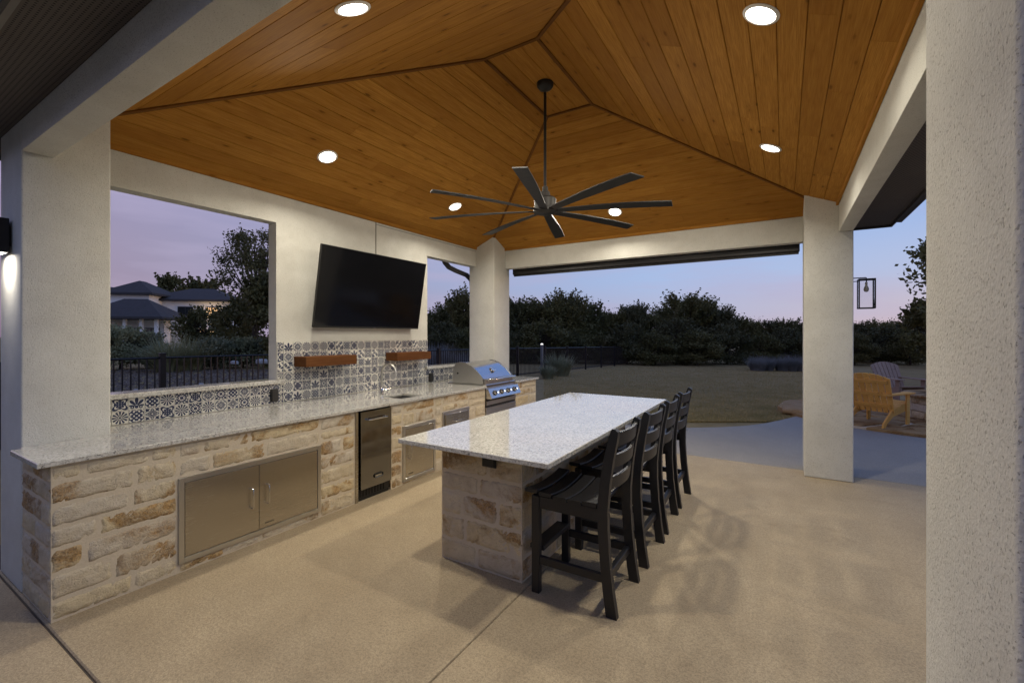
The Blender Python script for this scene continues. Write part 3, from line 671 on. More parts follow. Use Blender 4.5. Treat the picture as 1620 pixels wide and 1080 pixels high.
b = B(); b.box(-4.1, XS-.004, y0+.01, y1-.01, .61, .735); put('tray_recess', b, BLACKPL, t)
b = B(); b.box(XS-.004, XS+.012, y0+.015, y1-.015, .645, .70, .003); put('drip_tray', b, STEEL, t)
b = B(); b.box(XS-.06, XS+.006, y0+.002, y1-.002, .57, .61, .002); b.box(XS-.06, XS+.0055, y0+.002, y1-.002, .065, .568, .003); put('lower_panel', b, STEEL, t)
# sink, faucet
t = root('sink', (-3.775, 3.725, .70), 'small square undermount steel sink cut into the granite counter', 'sink')
b = B(); w = .004; x0, x1, ya, yb, zb = SX0-.006, SX1+.006, SY0-.006, SY1+.006, .70
b.box(x0, x1, ya, yb, zb, zb+w); b.box(x0-w, x0, ya, yb, zb, .884); b.box(x1, x1+w, ya, yb, zb, .884); b.box(x0-w, x1+w, ya-w, ya, zb, .884); b.box(x0-w, x1+w, yb, yb+w, zb, .884); put('basin', b, STEEL, t)
b = B(); b.lathe((-3.775, 3.725, zb+w), [(.04, .0005), (.04, .004), (.028, .003), (0, .003)], 18); put('drain', b, CHROME, t, smooth=True)
t = root('faucet', (-4.08, 3.70, TOP), 'slender gooseneck steel faucet behind the sink', 'faucet')
b = B(); arc = [(-4.08+.105-.105*math.cos(a), 3.70+.02*math.sin(a/2), 1.175+.10*math.sin(a)) for a in [math.pi*k/10 for k in range(11)]]
b.tube([(-4.08, 3.70, TOP+.03), (-4.08, 3.70, 1.10)] + arc + [(arc[-1][0]+.004, arc[-1][1], 1.14)], .0115, 10); put('spout', b, NICKEL, t, smooth=True)
b = B(); b.lathe((-4.08, 3.70, TOP), [(.028, 0), (.028, .006), (.020, .012), (.018, .07), (.013, .08)], 18); put('base', b, CHROME, t, smooth=True)
b = B(); b.tube([(-4.08, 3.715, TOP+.05), (-4.06, 3.79, TOP+.055), (-4.055, 3.82, TOP+.07)], [.008, .007, .005], 8); put('lever', b, CHROME, t, smooth=True)
# outlets
def outlet(loc, axis, label):
    t = root('outlet_cover', loc, label, 'outlet cover'); x, y, z = loc; b = B(); c = B()
    if axis == 'x': b.box(x, x+.010, y-.043, y+.043, z-.066, z+.066, .005); c.box(x+.010, x+.028, y-.036, y+.036, z-.058, z+.058, .007)
    else: b.box(x-.058, x+.058, y-.010, y, z-.037, z+.037, .004); c.box(x-.05, x+.05, y-.022, y-.010, z-.03, z+.03, .005)
    put('plate', b, BLACKPL, t); put('lid', c, BLACKPL, t)
outlet((XT+.0085, 2.598, 1.003), 'x', 'black outlet cover on the low tiled wall below the large window corner')
outlet((XT+.0085, 4.955, .993), 'x', 'black outlet cover on the tiles beside the grill')
outlet((-1.70, IY0-.012, .762), 'y', 'dark outlet box under the island top on its stone end')
# shelves
for (y0, y1), lb in (((2.815, 3.46), 'chunky reddish wood floating shelf on the tiles, nearer the big window'), ((4.09, 4.726), 'chunky reddish wood floating shelf above the faucet')):
    b = B(); b.box(-(y1-y0)/2, (y1-y0)/2, -.106, .106, -.052, .052, .003); o = put('floating_shelf', b, SHELFW); tag(o, lb, 'shelf', 'floating shelves over the counter')
    o.location = (XW+.014+.106+.0005, (y0+y1)/2, 1.336); o.rotation_euler = (0, 0, R(90))
# television
t = root('television', (XW, 3.79, 1.7), 'large black flat television tilted forward on the stucco wall', 'television')
tilt = Matrix.Translation((-4.35, 3.79, 1.70)) @ Matrix.Rotation(math.atan2(.15, .885), 4, 'Y')
b = B(); b.box(-.026, -.004, -.81, .81, 0, .905, .004, mat=tilt); b.box(-.075, -.026, -.45, .45, .08, .5, .01, mat=tilt); put('case', b, BLACKPL, t)
b = B(); b.box(-.004, .0, -.803, .803, .018, .898, mat=tilt); put('screen', b, SCREEN, t)
b = B(); 
for s_ in (-.81, .8035): b.box(-.006, .002, s_, s_+.0065, 0, .905, mat=tilt)
b.box(-.006, .002, -.803, .803, .8985, .905, mat=tilt); b.box(-.006, .003, -.803, .803, 0, .0175, mat=tilt); put('bezel', b, BLACKPL, t)
b = B(); b.box(.003, .0045, .02, .05, .004, .013, mat=tilt); put('logo', b, CHROME, t)
b = B(); b.box(XW+.001, XW+.03, 3.45, 4.13, 1.95, 2.35, .003); b.box(XW+.03, -4.38, 3.5, 3.56, 1.9, 2.0, .002); b.box(XW+.03, -4.30, 4.02, 4.08, 2.25, 2.33, .002); put('wall_mount', b, DARKM, t)

# ------------------------------------------------------------------ ceiling fan and lamps
FX, FY, FZ = -1.945, 3.785, 2.80
t = root('ceiling_fan', (FX, FY, FZ), 'large black eight-blade ceiling fan on a long downrod', 'ceiling fan')
b = B(); b.lathe((FX, FY, 3.948), [(.020, 0), (.030, .004), (.060, .018), (.078, .042), (.080, .071)], 28); put('canopy', b, FANM, t, smooth=True)
b = B(); b.lathe((FX, FY, FZ+.20), [(.0135, 0), (.0135, .93)], 14); put('downrod', b, FANM, t, smooth=True)
b = B(); b.lathe((FX, FY, FZ+.01), [(.100, 0), (.105, .02), (.105, .10), (.092, .115), (.05, .125), (.045, .17), (.028, .18), (.026, .22), (.016, .225)], 32); put('motor_housing', b, STEELV if False else plain('motor_grey', (.05, .048, .046), .5, .3, .1), t, smooth=True)
b = B(); b.lathe((FX, FY, FZ-.028), [(.0, 0), (.085, .004), (.115, .018), (.115, .038)], 32); put('hub', b, FANM, t, smooth=True)
for k in range(8):
    a = R(-26.7 + 45*k); n = 12; b = B(); vs_ = []
    for i in range(n+1):
        s_ = i/n; rr = .09 + (1.15-.09)*s_; wd = .036 + .023*min(1, s_*1.6); pitch = -R(11 - 4*s_); sag = .012*math.sin(s_*2.4) - .012*s_*s_
        for sg in (-1, 1):
            for th in (-.004, .004):
                cut = .012*(sg) if i == n else 0
                vs_.append((rr+cut, sg*wd*math.cos(pitch), sg*wd*math.sin(pitch)+th+sag))
    fs = []
    for i in range(n):
        o0, o1 = i*4, i*4+4
        fs += [(o0, o0+2, o1+2, o1), (o0+1, o1+1, o1+3, o0+3), (o0, o1, o1+1, o0+1), (o0+2, o0+3, o1+3, o1+2)]
    fs += [(0, 1, 3, 2), (n*4, n*4+2, n*4+3, n*4+1)]
    b.add(vs_, fs); o = put('blade', b, FANM, t, smooth=50); o.matrix_basis = Matrix.Translation((FX, FY, FZ)) @ Matrix.Rotation(a, 4, 'Z')
LENS = emit('lamp_lens', (1, .93, .80), 14.0); WHITEP = plain('white_paint_trim', (.72, .70, .65), .5)
lamp_spots = [(0, -3.80, 2.76, 'nearer the camera of the two on the slope over the television wall'), (0, -3.80, 4.735, 'farther of the two on the slope over the television wall'), (2, -.104, 2.748, 'nearer the camera of the two on the right-hand slope'), (2, -.104, 4.753, 'farther of the two on the right-hand slope'), (3, -1.96, 1.577, 'alone on the near slope at the top edge'), (1, -1.98, 5.95, 'alone on the far slope behind the fan blades')]
for si, x, y, lb in lamp_spots:
    fm, nrm = slope_m[si]; A = fm.translation; z = A.z - (nrm.x*(x-A.x) + nrm.y*(y-A.y))/nrm.z
    c = Vector((x, y, z)); q = nrm.to_track_quat('Z', 'Y').to_matrix()
    t = root('recessed_light', c, 'lit round downlight, ' + lb, 'downlight', 'recessed downlights in the wood ceiling')
    b = B(); b.lathe(c, [(.094, -.004), (.096, .003), (.090, .008), (.078, .009), (.076, .002)], 32, q); put('trim_ring', b, WHITEP, t, smooth=True)
    b = B(); b.lathe(c, [(.0, .0055), (.04, .0055), (.0755, .004)], 32, q); put('lens', b, LENS, t, smooth=True)
    ld = bpy.data.lights.new('downlight_lamp', 'AREA'); ld.shape = 'DISK'; ld.size = .15; ld.energy = LAMP_W; ld.color = (1, .925, .775); ld.spread = R(165)
    lo = bpy.data.objects.new('downlight_lamp', ld); col.objects.link(lo); adopt(lo, t); lo.matrix_basis = Matrix.Translation(c + nrm*.014) @ nrm.to_track_quat('-Z', 'Y').to_matrix().to_4x4()
# wall sconce on the near-left column
t = root('wall_sconce', (-4.34, .77, 2.26), 'dark box wall sconce shining down the near-left column', 'wall lamp')
b = B(); b.box(-4.43, -4.27, .662, .755, 2.15, 2.372, .003); put('housing', b, DARKM, t)
b = B(); b.box(-4.38, -4.32, .755, .770, 2.2, 2.33); put('mount_plate', b, DARKM, t)
b = B(); b.box(-4.415, -4.285, .672, .745, 2.1485, 2.1495); put('lens', b, emit('sconce_lens', (1, .95, .86), 6.0), t)
ld = bpy.data.lights.new('sconce_lamp', 'AREA'); ld.shape = 'RECTANGLE'; ld.size = .12; ld.size_y = .06; ld.energy = 4.0; ld.color = (1, .93, .82); ld.spread = R(180)
lo = bpy.data.objects.new('sconce_lamp', ld); col.objects.link(lo); adopt(lo, t); lo.location = (-4.35, .71, 2.14)
# lantern on the far-right column
t = root('wall_lantern', (.652, 6.34, 2.2), 'black open-frame lantern hanging from a bracket on the far-right column', 'wall lamp')
b = B(); b.box(.652, .664, 6.29, 6.39, 2.11, 2.31, .003); put('backplate', b, DARKM, t)
b = B(); b.tube([(.664, 6.34, 2.262), (.79, 6.34, 2.262), (.792, 6.34, 2.255), (.792, 6.34, 2.20)], .006, 8); b.tube([(.664, 6.34, 2.225), (.72, 6.34, 2.225)], .005, 8); put('arm', b, DARKM, t, smooth=True)
b = B(); a0, a1, c0, c1, z0, z1 = .715, .867, 6.264, 6.416, 1.925, 2.235; w = .011
for xx in (a0, a1-w):
    for yy in (c0, c1-w): b.box(xx, xx+w, yy, yy+w, z0, z1)
for zz in (z0-w, z1):
    b.box(a0, a1, c0, c0+w, zz, zz+w); b.box(a0, a1, c1-w, c1, zz, zz+w); b.box(a0, a0+w, c0+w, c1-w, zz, zz+w); b.box(a1-w, a1, c0+w, c1-w, zz, zz+w)
b.box(a0+w, a1-w, 6.335, 6.345, z1, z1+w); put('frame', b, DARKM, t)
GL = glass('clear_glass')
for f_ in (lambda b: b.box(a0+w, a1-w, c0+.004, c0+.006, z0, z1), lambda b: b.box(a0+w, a1-w, c1-.006, c1-.004, z0, z1), lambda b: b.box(a0+.004, a0+.006, c0+w, c1-w, z0, z1), lambda b: b.box(a1-.006, a1-.004, c0+w, c1-w, z0, z1)):
    b = B(); f_(b); put('glass_pane', b, GL, t)
b = B(); b.lathe((.791, 6.34, 2.10), [(0, 0), (.018, .006), (.026, .03), (.020, .055), (.012, .07), (.012, .11)], 14); put('bulb', b, plain('bulb_glass', (.45, .42, .36), .2), t, smooth=True)

# ------------------------------------------------------------------ bar stools (front towards -x, origin at floor centre)
def make_stool():
    t = root('bar_stool', (0, 0, 0), 'x', 'bar stool', 'black bar stools along the island')
    HW = .222
    for sy in (-1, 1):
        ya, yb = (sy*HW-.021, sy*HW+.021)
        b = B(); b.box(-.262, -.208, ya, yb, 0, .612, .004); put('front_leg', b, BLACKP, t)
        cl = [(.258, 0), (.236, .15), (.218, .32), (.206, .50), (.205, .62), (.218, .76), (.240, .90), (.268, 1.03), (.276, 1.068)]; hw = [.032, .030, .029, .030, .031, .030, .028, .026, .022]
        poly = [(x+h, z) for (x, z), h in zip(cl, hw)] + [(.277, 1.083), (.262, 1.083)] + [(x-h, z) for (x, z), h in list(zip(cl, hw))[::-1]]
        b = B(); b.prism(poly, 'y', ya+.001, yb-.001); put('back_post', b, BLACKP, t)
        b = B(); b.box(-.208, .185, ya+.006, yb-.006, .535, .612, .003); put('seat_rail', b, BLACKP, t)
        b = B(); b.box(-.208, .212, ya+.008, yb-.008, .185, .235, .003); put('side_stretcher', b, BLACKP, t)
    b = B(); b.box(-.262, -.222, -HW+.021, HW-.021, .54, .612, .003); put('front_rail', b, BLACKP, t)
    b = B(); b.box(.200, .232, -HW+.02, HW-.02, .180, .230, .003); put('rear_stretcher', b, BLACKP, t)
    b = B(); b.box(-.295, -.195, -HW+.0215, HW-.0215, .255, .285, .004); put('footrest', b, BLACKP, t)
    for k, (x, z) in enumerate(((-.262, .640), (-.165, .630), (-.068, .622), (.030, .620), (.125, .628))):
        b = B(); n = 8; w = .090; vs_ = []
        for i in range(n+1):
            y = -.245 + .49*i/n; dip = -.022*(1-(2*i/n-1)**2)
            vs_ += [(x-w/2+.003, y, z+dip-.013), (x+w/2-.003, y, z+dip-.013), (x+w/2, y, z+dip+.006), (x+w/2-.005, y, z+dip+.012), (x-w/2+.005, y, z+dip+.012), (x-w/2, y, z+dip+.006)]
        fs = [(i*6+j, i*6+(j+1) % 6, i*6+6+(j+1) % 6, i*6+6+j) for i in range(n) for j in range(6)] + [tuple(range(6)), tuple(n*6+j for j in range(6))]
        b.add(vs_, fs); put('seat_slat', b, BLACKP, t, smooth=35)
    for k, (zc, h) in enumerate(((.755, .078), (.885, .078), (1.015, .082))):
        xc = .205 + (zc-.62)*.145; n = 8; b = B(); vs_ = []
        for i in range(n+1):
            y = -HW+.020 + (2*HW-.040)*i/n; bow = .030*(1-(2*i/n-1)**2); lean = .02
            vs_ += [(xc+bow-.010, y, zc-h/2), (xc+bow+.010, y, zc-h/2), (xc+bow+.010+lean*.5, y, zc+h/2), (xc+bow-.010+lean*.5, y, zc+h/2)]
        fs = [(i*4+j, i*4+(j+1) % 4, i*4+4+(j+1) % 4, i*4+4+j) for i in range(n) for j in range(4)] + [(0,1,2,3), tuple(n*4+j for j in range(4))]
        b.add(vs_, fs); put('back_slat', b, BLACKP, t, smooth=35)
    return t
stool = make_stool()
for k, (y, dx, rz, lb) in enumerate(((2.70, 0, 0, 'nearest black slatted bar stool, its seat fully in view'), (3.36, .012, -1.0, 'second black slatted bar stool from the near end of the island'), (3.97, .005, 1.2, 'third black slatted bar stool from the near end of the island'), (4.60, .0, -.8, 'farthest black slatted bar stool at the lawn end of the island'))):
    s_ = stool if k == 0 else copy_tree(stool)
    s_.location = (-1.098+dx, y, 0); s_.rotation_euler = (0, 0, R(rz)); s_['label'] = lb

# ------------------------------------------------------------------ fire-pit terrace
terr = bpy.data.objects.new('flagstone_terrace', None); col.objects.link(terr); terr['kind'] = 'structure'
FLAG = limestone('flagstone', (.52, .41, .31)); fc = (2.65, 11.65); RX, RY = 2.75, 2.38
b = B(); n = 40; b.prism([(fc[0]+RX*math.cos(2*math.pi*k/n), fc[1]+RY*math.sin(2*math.pi*k/n)) for k in range(n)], 'z', -.12, .030); put('mortar_bed', b, MORTAR, terr)
fr_ = random.Random(8); rings = [0, .28, .52, .76, 1.0]; 
for k in range(1, len(rings)):
    m_ = [5, 9, 13, 17][k-1]; off = fr_.uniform(0, 6)
    for j in range(m_):
        def pt(rr, aa): return (fc[0]+RX*rr*math.cos(aa), fc[1]+RY*rr*math.sin(aa))
        a0, a1 = off+2*math.pi*j/m_, off+2*math.pi*(j+1)/m_
        if fc[0]+RX*math.cos((a0+a1)/2) > 4.2: continue
        poly = []
        for rr, aa in ((rings[k-1]+.012, a0+.02), (rings[k]-.008, a0+.02), (rings[k]+.02, (a0+a1)/2), (rings[k]-.008, a1-.02), (rings[k-1]+.012, a1-.02)):
            p = pt(min(1.01, rr+fr_.uniform(-.02, .02)), aa+fr_.uniform(-.02, .02)); poly.append(p)
        zt_ = .052+fr_.uniform(-.004, .008); b = B(); cx_, cy_ = sum(p[0] for p in poly)/5, sum(p[1] for p in poly)/5
        ins = [(cx_+(x-cx_)*.97, cy_+(y-cy_)*.97) for x, y in poly]
        b.add([(x, y, -.05) for x, y in poly]+[(x, y, zt_-.008) for x, y in poly]+[(x, y, zt_) for x, y in ins], [tuple(range(10, 15))]+[(i, (i+1) % 5, 5+(i+1) % 5, 5+i) for i in range(5)]+[(5+i, 5+(i+1) % 5, 10+(i+1) % 5, 10+i) for i in range(5)])
        put('flagstone', b, FLAG, terr)
def boulder(name, c, s, seed, label=None, cat='boulder', mat=None, group=None):
    bm = bmesh.new(); bmesh.ops.create_icosphere(bm, subdivisions=3, radius=1)
    for v in bm.verts:
        p = v.co.copy(); q = Vector([math.copysign(abs(k)**.55, k) for k in p]); f = 1 + .16*noise.noise(p*1.6+Vector((seed, 0, 0))) + .06*noise.noise(p*5+Vector((0, seed, 0)))
        v.co = Vector((q.x*s[0]*f, q.y*s[1]*f, max(-s[2]*.5, q.z*s[2]*f)))
    me = bpy.data.meshes.new(name); bm.to_mesh(me); bm.free(); me.shade_smooth(); me.materials.append((mat or FLAG).m)
    o = bpy.data.objects.new(name, me); col.objects.link(o); o.location = c
    if label: tag(o, label, cat, group)
    return o
boulder('flat_boulder', (.53, 11.0, .055), (.56, .45, .085), 4, 'low flat limestone slab at the edge of lawn and patio')
# fire pit ring
t = root('fire_pit', (2.78, 11.3, .05), 'rough stone fire pit ring behind the chairs', 'fire pit'); c0 = Vector((2.78, 11.3, 0))
b = B(); b.lathe((2.78, 11.3, .0), [(.72, .03), (.72, .46), (.50, .46), (.50, .10), (0, .10)], 36); pitw = put('ring_wall', b, MORTAR, t)
for cz in range(3):
    nst = 12 + cz % 2
    for k in range(nst):
        aa = 2*math.pi*(k+.5*(cz % 2))/nst; mtx = Matrix.Translation(c0+Vector((math.cos(aa)*.728, math.sin(aa)*.728, .125+cz*.14))) @ Matrix.Rotation(aa, 4, 'Z') @ Matrix(((0,0,1), (1,0,0), (0,1,0))).to_4x4()
        stone_obj(.355, .128, .05, pitw, mtx, 40+cz*13+k, .02)
for k in range(11):
    aa = 2*math.pi*k/11; b = B(); b.box(-.20, .20, -.225, .225, 0, .05, .012); o = put('cap_stone', b, FLAG, t); o.matrix_basis = Matrix.Translation(c0+Vector((math.cos(aa)*.62, math.sin(aa)*.62, .462))) @ Matrix.Rotation(aa, 4, 'Z')
# adirondack chairs (front +x)
def adirondack(name, mat, label):
    t = root(name, (0, 0, 0), label, 'chair', 'slatted lawn chairs round the fire pit')
    for sy in (-1, 1):
        y0, y1 = sorted((sy*.255, sy*.280))
        b = B(); b.prism([(.36, .25), (.36, .36), (.30, .375), (-.20, .27), (-.47, .075), (-.50, .0), (-.42, .0), (-.36, .07), (-.16, .17)], 'y', y0, y1); put('side_stringer', b, mat, t)
        b = B(); y2, y3 = sorted((sy*.281, sy*.305)); b.box(.24, .345, y2, y3, 0, .535, .003); put('front_leg', b, mat, t)
        b = B(); pts = [(.42, -.06), (.40, .075), (.30, .085), (-.10, .06), (-.42, .03), (-.42, -.04), (-.05, -.045), (.33, -.075)]
        b.prism([(x, sy*(.285+y)) for x, y in pts], 'z', .536, .558); put('arm', b, mat, t)
    for k in range(6):
        x = .33 - k*.088; z = .378 - k*.0185; b = B(); b.box(-.038, .038, -.279, .279, -.009, .009, .002, mat=Matrix.Translation((x, 0, z+.004)) @ Matrix.Rotation(R(-12), 4, 'Y')); put('seat_slat', b, mat, t)
    ln = R(24); hs = (.64, .70, .73, .74, .73, .70, .64)
    for k in range(7):
        yc = (k-3)*.086; h = hs[k]; bw, tw = .034, .043; b = B(); fan = (k-3)*.012
        vs_ = []
        for xx in (-.009, .009):
            arc = lambda q: .745 - 1.05*q*q; vs_ += [(xx, yc-bw, 0), (xx, yc+bw, 0), (xx, yc+tw+fan, arc(yc+tw)), (xx, yc+tw*.4+fan, arc(yc+tw*.4)), (xx, yc-tw*.4+fan, arc(yc-tw*.4)), (xx, yc-tw+fan, arc(yc-tw))]
        b.add(vs_, [(0,1,2,3,4,5), (11,10,9,8,7,6)] + [(i, (i+1) % 6, 6+(i+1) % 6, 6+i) for i in range(6)]); o = put('back_slat', b, mat, t)
        o.matrix_basis = Matrix.Translation((-.15, 0, .225)) @ Matrix.Rotation(-ln, 4, 'Y')
    for hh, w_ in ((.14, .27), (.36, .30), (.60, .30)):
        b = B(); b.box(-.032, -.010, -w_, w_, hh-.03, hh+.03, .002, mat=Matrix.Translation((-.15, 0, .225)) @ Matrix.Rotation(-ln, 4, 'Y')); put('back_brace', b, mat, t)
    return t
ORW = wood('honey_wood', (.74, .41, .12), (.82, .48, .15), (.56, .28, .07)); GRW = wood('weathered_wood', (.36, .265, .215), (.46, .35, .29), (.22, .155, .125))
for nm, mt, loc, rz, lb in (('lawn_chair', ORW, (1.44, 10.12, .058), 58, 'honey coloured slatted lawn chair seen from behind beside the far-right column'),
                            ('lawn_chair', GRW, (2.30, 13.6, .058), -58, 'weathered brown slatted lawn chair facing the stone fire pit'),
                            ('lawn_chair', GRW, (1.18, 11.85, .058), -10, 'brown slatted lawn chair mostly hidden behind the column and the honey chair')):
    c = adirondack(nm, mt, lb); c.location = loc; c.rotation_euler = (0, 0, R(rz))

# ------------------------------------------------------------------ plants
def at(u, d, z=0.0):       # point on the bearing of photo column u, d metres ahead
    th = math.atan2(430, 703); k = (u-810)/703
    return Vector((d*(-math.sin(th)+k*math.cos(th)), d*(math.cos(th)+k*math.sin(th)), z))
nr = np.random.default_rng(4)
def leaves(centres, radii, counts, size, elong=1.6):
    """leaf rhombi spread through clumps -> (N*4,3)"""
    P = np.concatenate([c + nr.normal(size=(k, 3))*np.array(r)*.55 for c, r, k in zip(centres, radii, counts)])
    n = len(P); a = nr.normal(size=(n, 3)); a /= np.linalg.norm(a, axis=1)[:, None]; t_ = nr.normal(size=(n, 3)); bb = np.cross(a, t_); bb /= np.linalg.norm(bb, axis=1)[:, None]
    s = size*nr.uniform(.55, 1.3, size=(n, 1)); V = np.stack([P+a*s*elong*.5, P+bb*s*.5, P-a*s*elong*.5, P-bb*s*.5], axis=1); return V.reshape(-1, 3)
def blades(base, n, length, width, spread, droop, up=1.0):
    """arching strap leaves from a clump -> quads"""
    a = nr.uniform(0, 2*np.pi, n); L = length*nr.uniform(.55, 1.1, n); out = np.stack([np.cos(a), np.sin(a), 0*a], 1); side = np.stack([-np.sin(a), np.cos(a), 0*a], 1)
    lean = nr.uniform(.1, 1, n)*spread; o = base + out*(nr.uniform(0, 1, (n, 1))**.5)*.25*length
    prev = None; Q = []
    S = 4
    for i in range(S+1):
        s = i/S; p = o + out*(lean*L*s**1.3)[:, None] + np.array([0, 0, 1.])*(L*(s*up - droop*lean*s*s))[:, None]; w = width*(1-s*.92)
        row = np.stack([p-side*w, p+side*w], 1)
        if prev is not None: Q.append(np.stack([prev[:, 0], prev[:, 1], row[:, 1], row[:, 0]], 1))
        prev = row
    return np.concatenate(Q).reshape(-1, 3)
BARK = plain('bark', (.050, .038, .028), .95, 0, .4, 9, .6)
OAK = leafmat('oak_leaves', (.080, .078, .030), (.17, .155, .058)); CEDAR = leafmat('cedar_leaves', (.062, .064, .030), (.135, .128, .058)); PALE = leafmat('pale_leaves', (.17, .18, .11), (.30, .31, .20)); SILVER = leafmat('silver_blades', (.16, .165, .165), (.28, .285, .29)); NEARL = leafmat('near_leaves', (.090, .085, .030), (.19, .17, .058)); WILLOW = leafmat('wispy_leaves', (.21, .22, .115), (.38, .38, .22))
def tree_proto(seed, h, w, style, mat, leaf, dens=1.0, label='x'):
    """style: round / tall / feathery; base at origin"""
    rr = np.random.default_rng(seed); t = root('tree', (0, 0, 0), label, 'tree', None)
    cz0 = h*(.10 if style != 'near' else .30); nC = int((26 if style != 'tall' else 20)*(1 if style != 'near' else 2.4)); cs, rs, ks = [], [], []
    for i in range(nC):
        a = rr.uniform(0, 2*np.pi); zf = rr.uniform(0, 1)**.85; z = cz0 + (h*.93-cz0)*zf
        prof = {'round': math.sin(math.pi*min(1, .18+.80*zf))**.6, 'tall': (1-zf)**.7*.9+.12, 'feathery': math.sin(math.pi*(.2+.75*zf))**.8, 'near': math.sin(math.pi*(.12+.82*zf))**.7}[style]
        r_ = w*.5*prof*math.sqrt(rr.uniform(.05, 1)); rad = w*rr.uniform(.10, .21)*(.75 if style == 'near' else 1)
        cs.append(np.array([r_*math.cos(a), r_*math.sin(a), z])); rs.append((rad, rad, rad*.72)); ks.append(int(dens*rr.uniform(90, 170)*(1 if style in ('near', 'tall') else 1.15 - .95*max(0, (zf-.45)/.55)**1.3)))
    # sprigs breaking the outline
    tips = []
    for i in range({'tall': 20, 'near': 34, 'round': 60}.get(style, 90)):
        a = rr.uniform(0, 2*np.pi); e = rr.uniform(.15, 1.0); r0 = w*.5*rr.uniform(.35, .9)*math.sqrt(1-e*e*.8); p = np.array([r0*math.cos(a), r0*math.sin(a), cz0+(h*.86-cz0)*(.45+.55*e)])
        d = np.array([math.cos(a)*.5, math.sin(a)*.5, rr.uniform(.5, 1.2)]); d /= np.linalg.norm(d); L = h*rr.uniform(.07, .19)*(1.5 if style == 'feathery' else 1)
        q = p
        for k in range(5):
            q = p + d*L*(k+1)/5 + np.array([0, 0, -.02*k]); cs.append(q); s_ = L*.16*(1.15-k/5); rs.append((s_, s_, s_)); ks.append(max(1, int(dens*(6-.9*k))))
        tips.append((p, q))
    put('crown', fast_mesh('crown', leaves(cs, rs, ks, leaf), 4, mat), None, t)
    b = B(); th = h*.55; tr_ = max(.05, h*.020); wob = [(rr.uniform(-.1, .1)*w*.3, rr.uniform(-.1, .1)*w*.3) for _ in range(4)]
    tp = [(0, 0, -.1), (wob[0][0]*.3, wob[0][1]*.3, th*.33), (wob[1][0]*.6, wob[1][1]*.6, th*.66), (wob[2][0], wob[2][1], th)]
    b.tube(tp, [tr_*1.3, tr_, tr_*.8, tr_*.5], 8)
    for i in rr.choice(len(cs[:nC]), min(nC, 11), replace=False):
        c = cs[i]; s0 = Vector(tp[1]).lerp(Vector(tp[3]), rr.uniform(0, 1)); mid = s0.lerp(Vector(c), .5)+Vector((0, 0, -.03*h)); b.tube([s0, mid, Vector(c)], [tr_*.5, tr_*.32, tr_*.12], 5)
    for p, q in tips: s0 = Vector(tp[2]).lerp(Vector(tp[3]), rr.uniform(0, 1)); b.tube([s0, s0.lerp(Vector(p), .6)+Vector((0, 0, -.02*h)), tuple(p), tuple(q)], [tr_*.3, tr_*.2, tr_*.12, tr_*.04], 4)
    put('trunk', b, BARK, t, smooth=True)
    return t
protos = [tree_proto(1, 5, 4.6, 'round', OAK, .135, 2.8), tree_proto(2, 5, 4.0, 'feathery', OAK, .105, 2.8), tree_proto(3, 5, 3.4, 'feathery', CEDAR, .11, 2.8), tree_proto(4, 5, 4.8, 'round', CEDAR, .14, 2.8), tree_proto(5, 5, 4.2, 'feathery', NEARL, .10, 2.8), tree_proto(6, 5, 2.9, 'tall', CEDAR, .11, 3.0)]
used = set(); prn = random.Random(14)
LBL = ['broad dark oak', 'feathery-topped dark tree', 'slim feathery cedar', 'broad dark cedar', 'lighter green feathery tree', 'pointed cedar']
line = [(688,487,36,0),(714,478,38,1),(744,454,34,4),(772,468,36,3),(800,474,37,0),(820,470,36,1),(846,474,38,3),(872,470,35,4),(896,459,36,1),(924,470,38,0),(950,492,39,3),(976,490,37,4),(1003,477,38,2),(1030,490,37,0),(1058,484,38,1),(1084,462,39,4),(1110,470,40,1),(1138,486,38,2),(1165,498,38,0),(1190,503,37,4),(1216,505,37,3),(1242,503,36,1),(1268,507,36,2),(1296,505,36,0),(1340,510,35,3),(1366,507,36,1),(1392,505,35,4),(1418,505,36,2),(1444,507,35,0),(1472,500,34,3),
        (700,506,31,3),(735,518,31,0),(812,524,31,3),(858,504,31,0),(896,520,32,3),(945,526,32,0),(992,508,31,3),(1036,524,30,0),(1070,500,32,3),(1102,520,30,0),(1150,510,31,3),(1205,526,31,0),(1244,516,32,3),(1352,524,30,0),(1388,514,32,3),(1440,522,30,0)]
def tree_label(u, front, k):
    where = ('beyond the fence left of the far column' if u < 790 else 'beyond the fence just right of the far column' if u < 890 else 'behind the far end of the fence' if u < 1000 else 'above the middle of the far granite edge' if False else 'behind the middle of the lawn' if u < 1110 else 'behind the ornamental grasses' if u < 1275 else 'hidden behind the far-right column' if u < 1345 else 'behind the lawn chairs')
    return ('low rounded front-row ' if front else 'taller back-row ') + LBL[k] + ' ' + where
for u, v, d, k in line:
    p = at(u, d); zg = gz(p.y); h = 1.62 + (529.5-v)*d/703 - zg; front = d < 32.5
    t = protos[k] if k not in used else copy_tree(protos[k]); used.add(k)
    s_ = h/5.15; sw = s_*prn.uniform(.92, 1.2)*(1.15 if front else 1.0)
    t.location = (p.x, p.y, zg); t.scale = (sw, sw, s_); t.rotation_euler = (0, 0, prn.uniform(0, 6.28))
    t['label'] = tree_label(u, front, k); t['group'] = 'dark treeline behind the lawn'
seen = {}
for o in [o for o in bpy.data.objects if o.get('group') == 'dark treeline behind the lawn']: seen.setdefault(o['label'], []).append(o)
for lb, os_ in seen.items():
    if len(os_) > 1:
        os_.sort(key=lambda o: math.atan2(o.location.x, o.location.y))
        for i, o in enumerate(os_): o['label'] = lb + ((', left one', ', right one') if len(os_) == 2 else (', leftmost', ', middle one', ', rightmost'))[i]
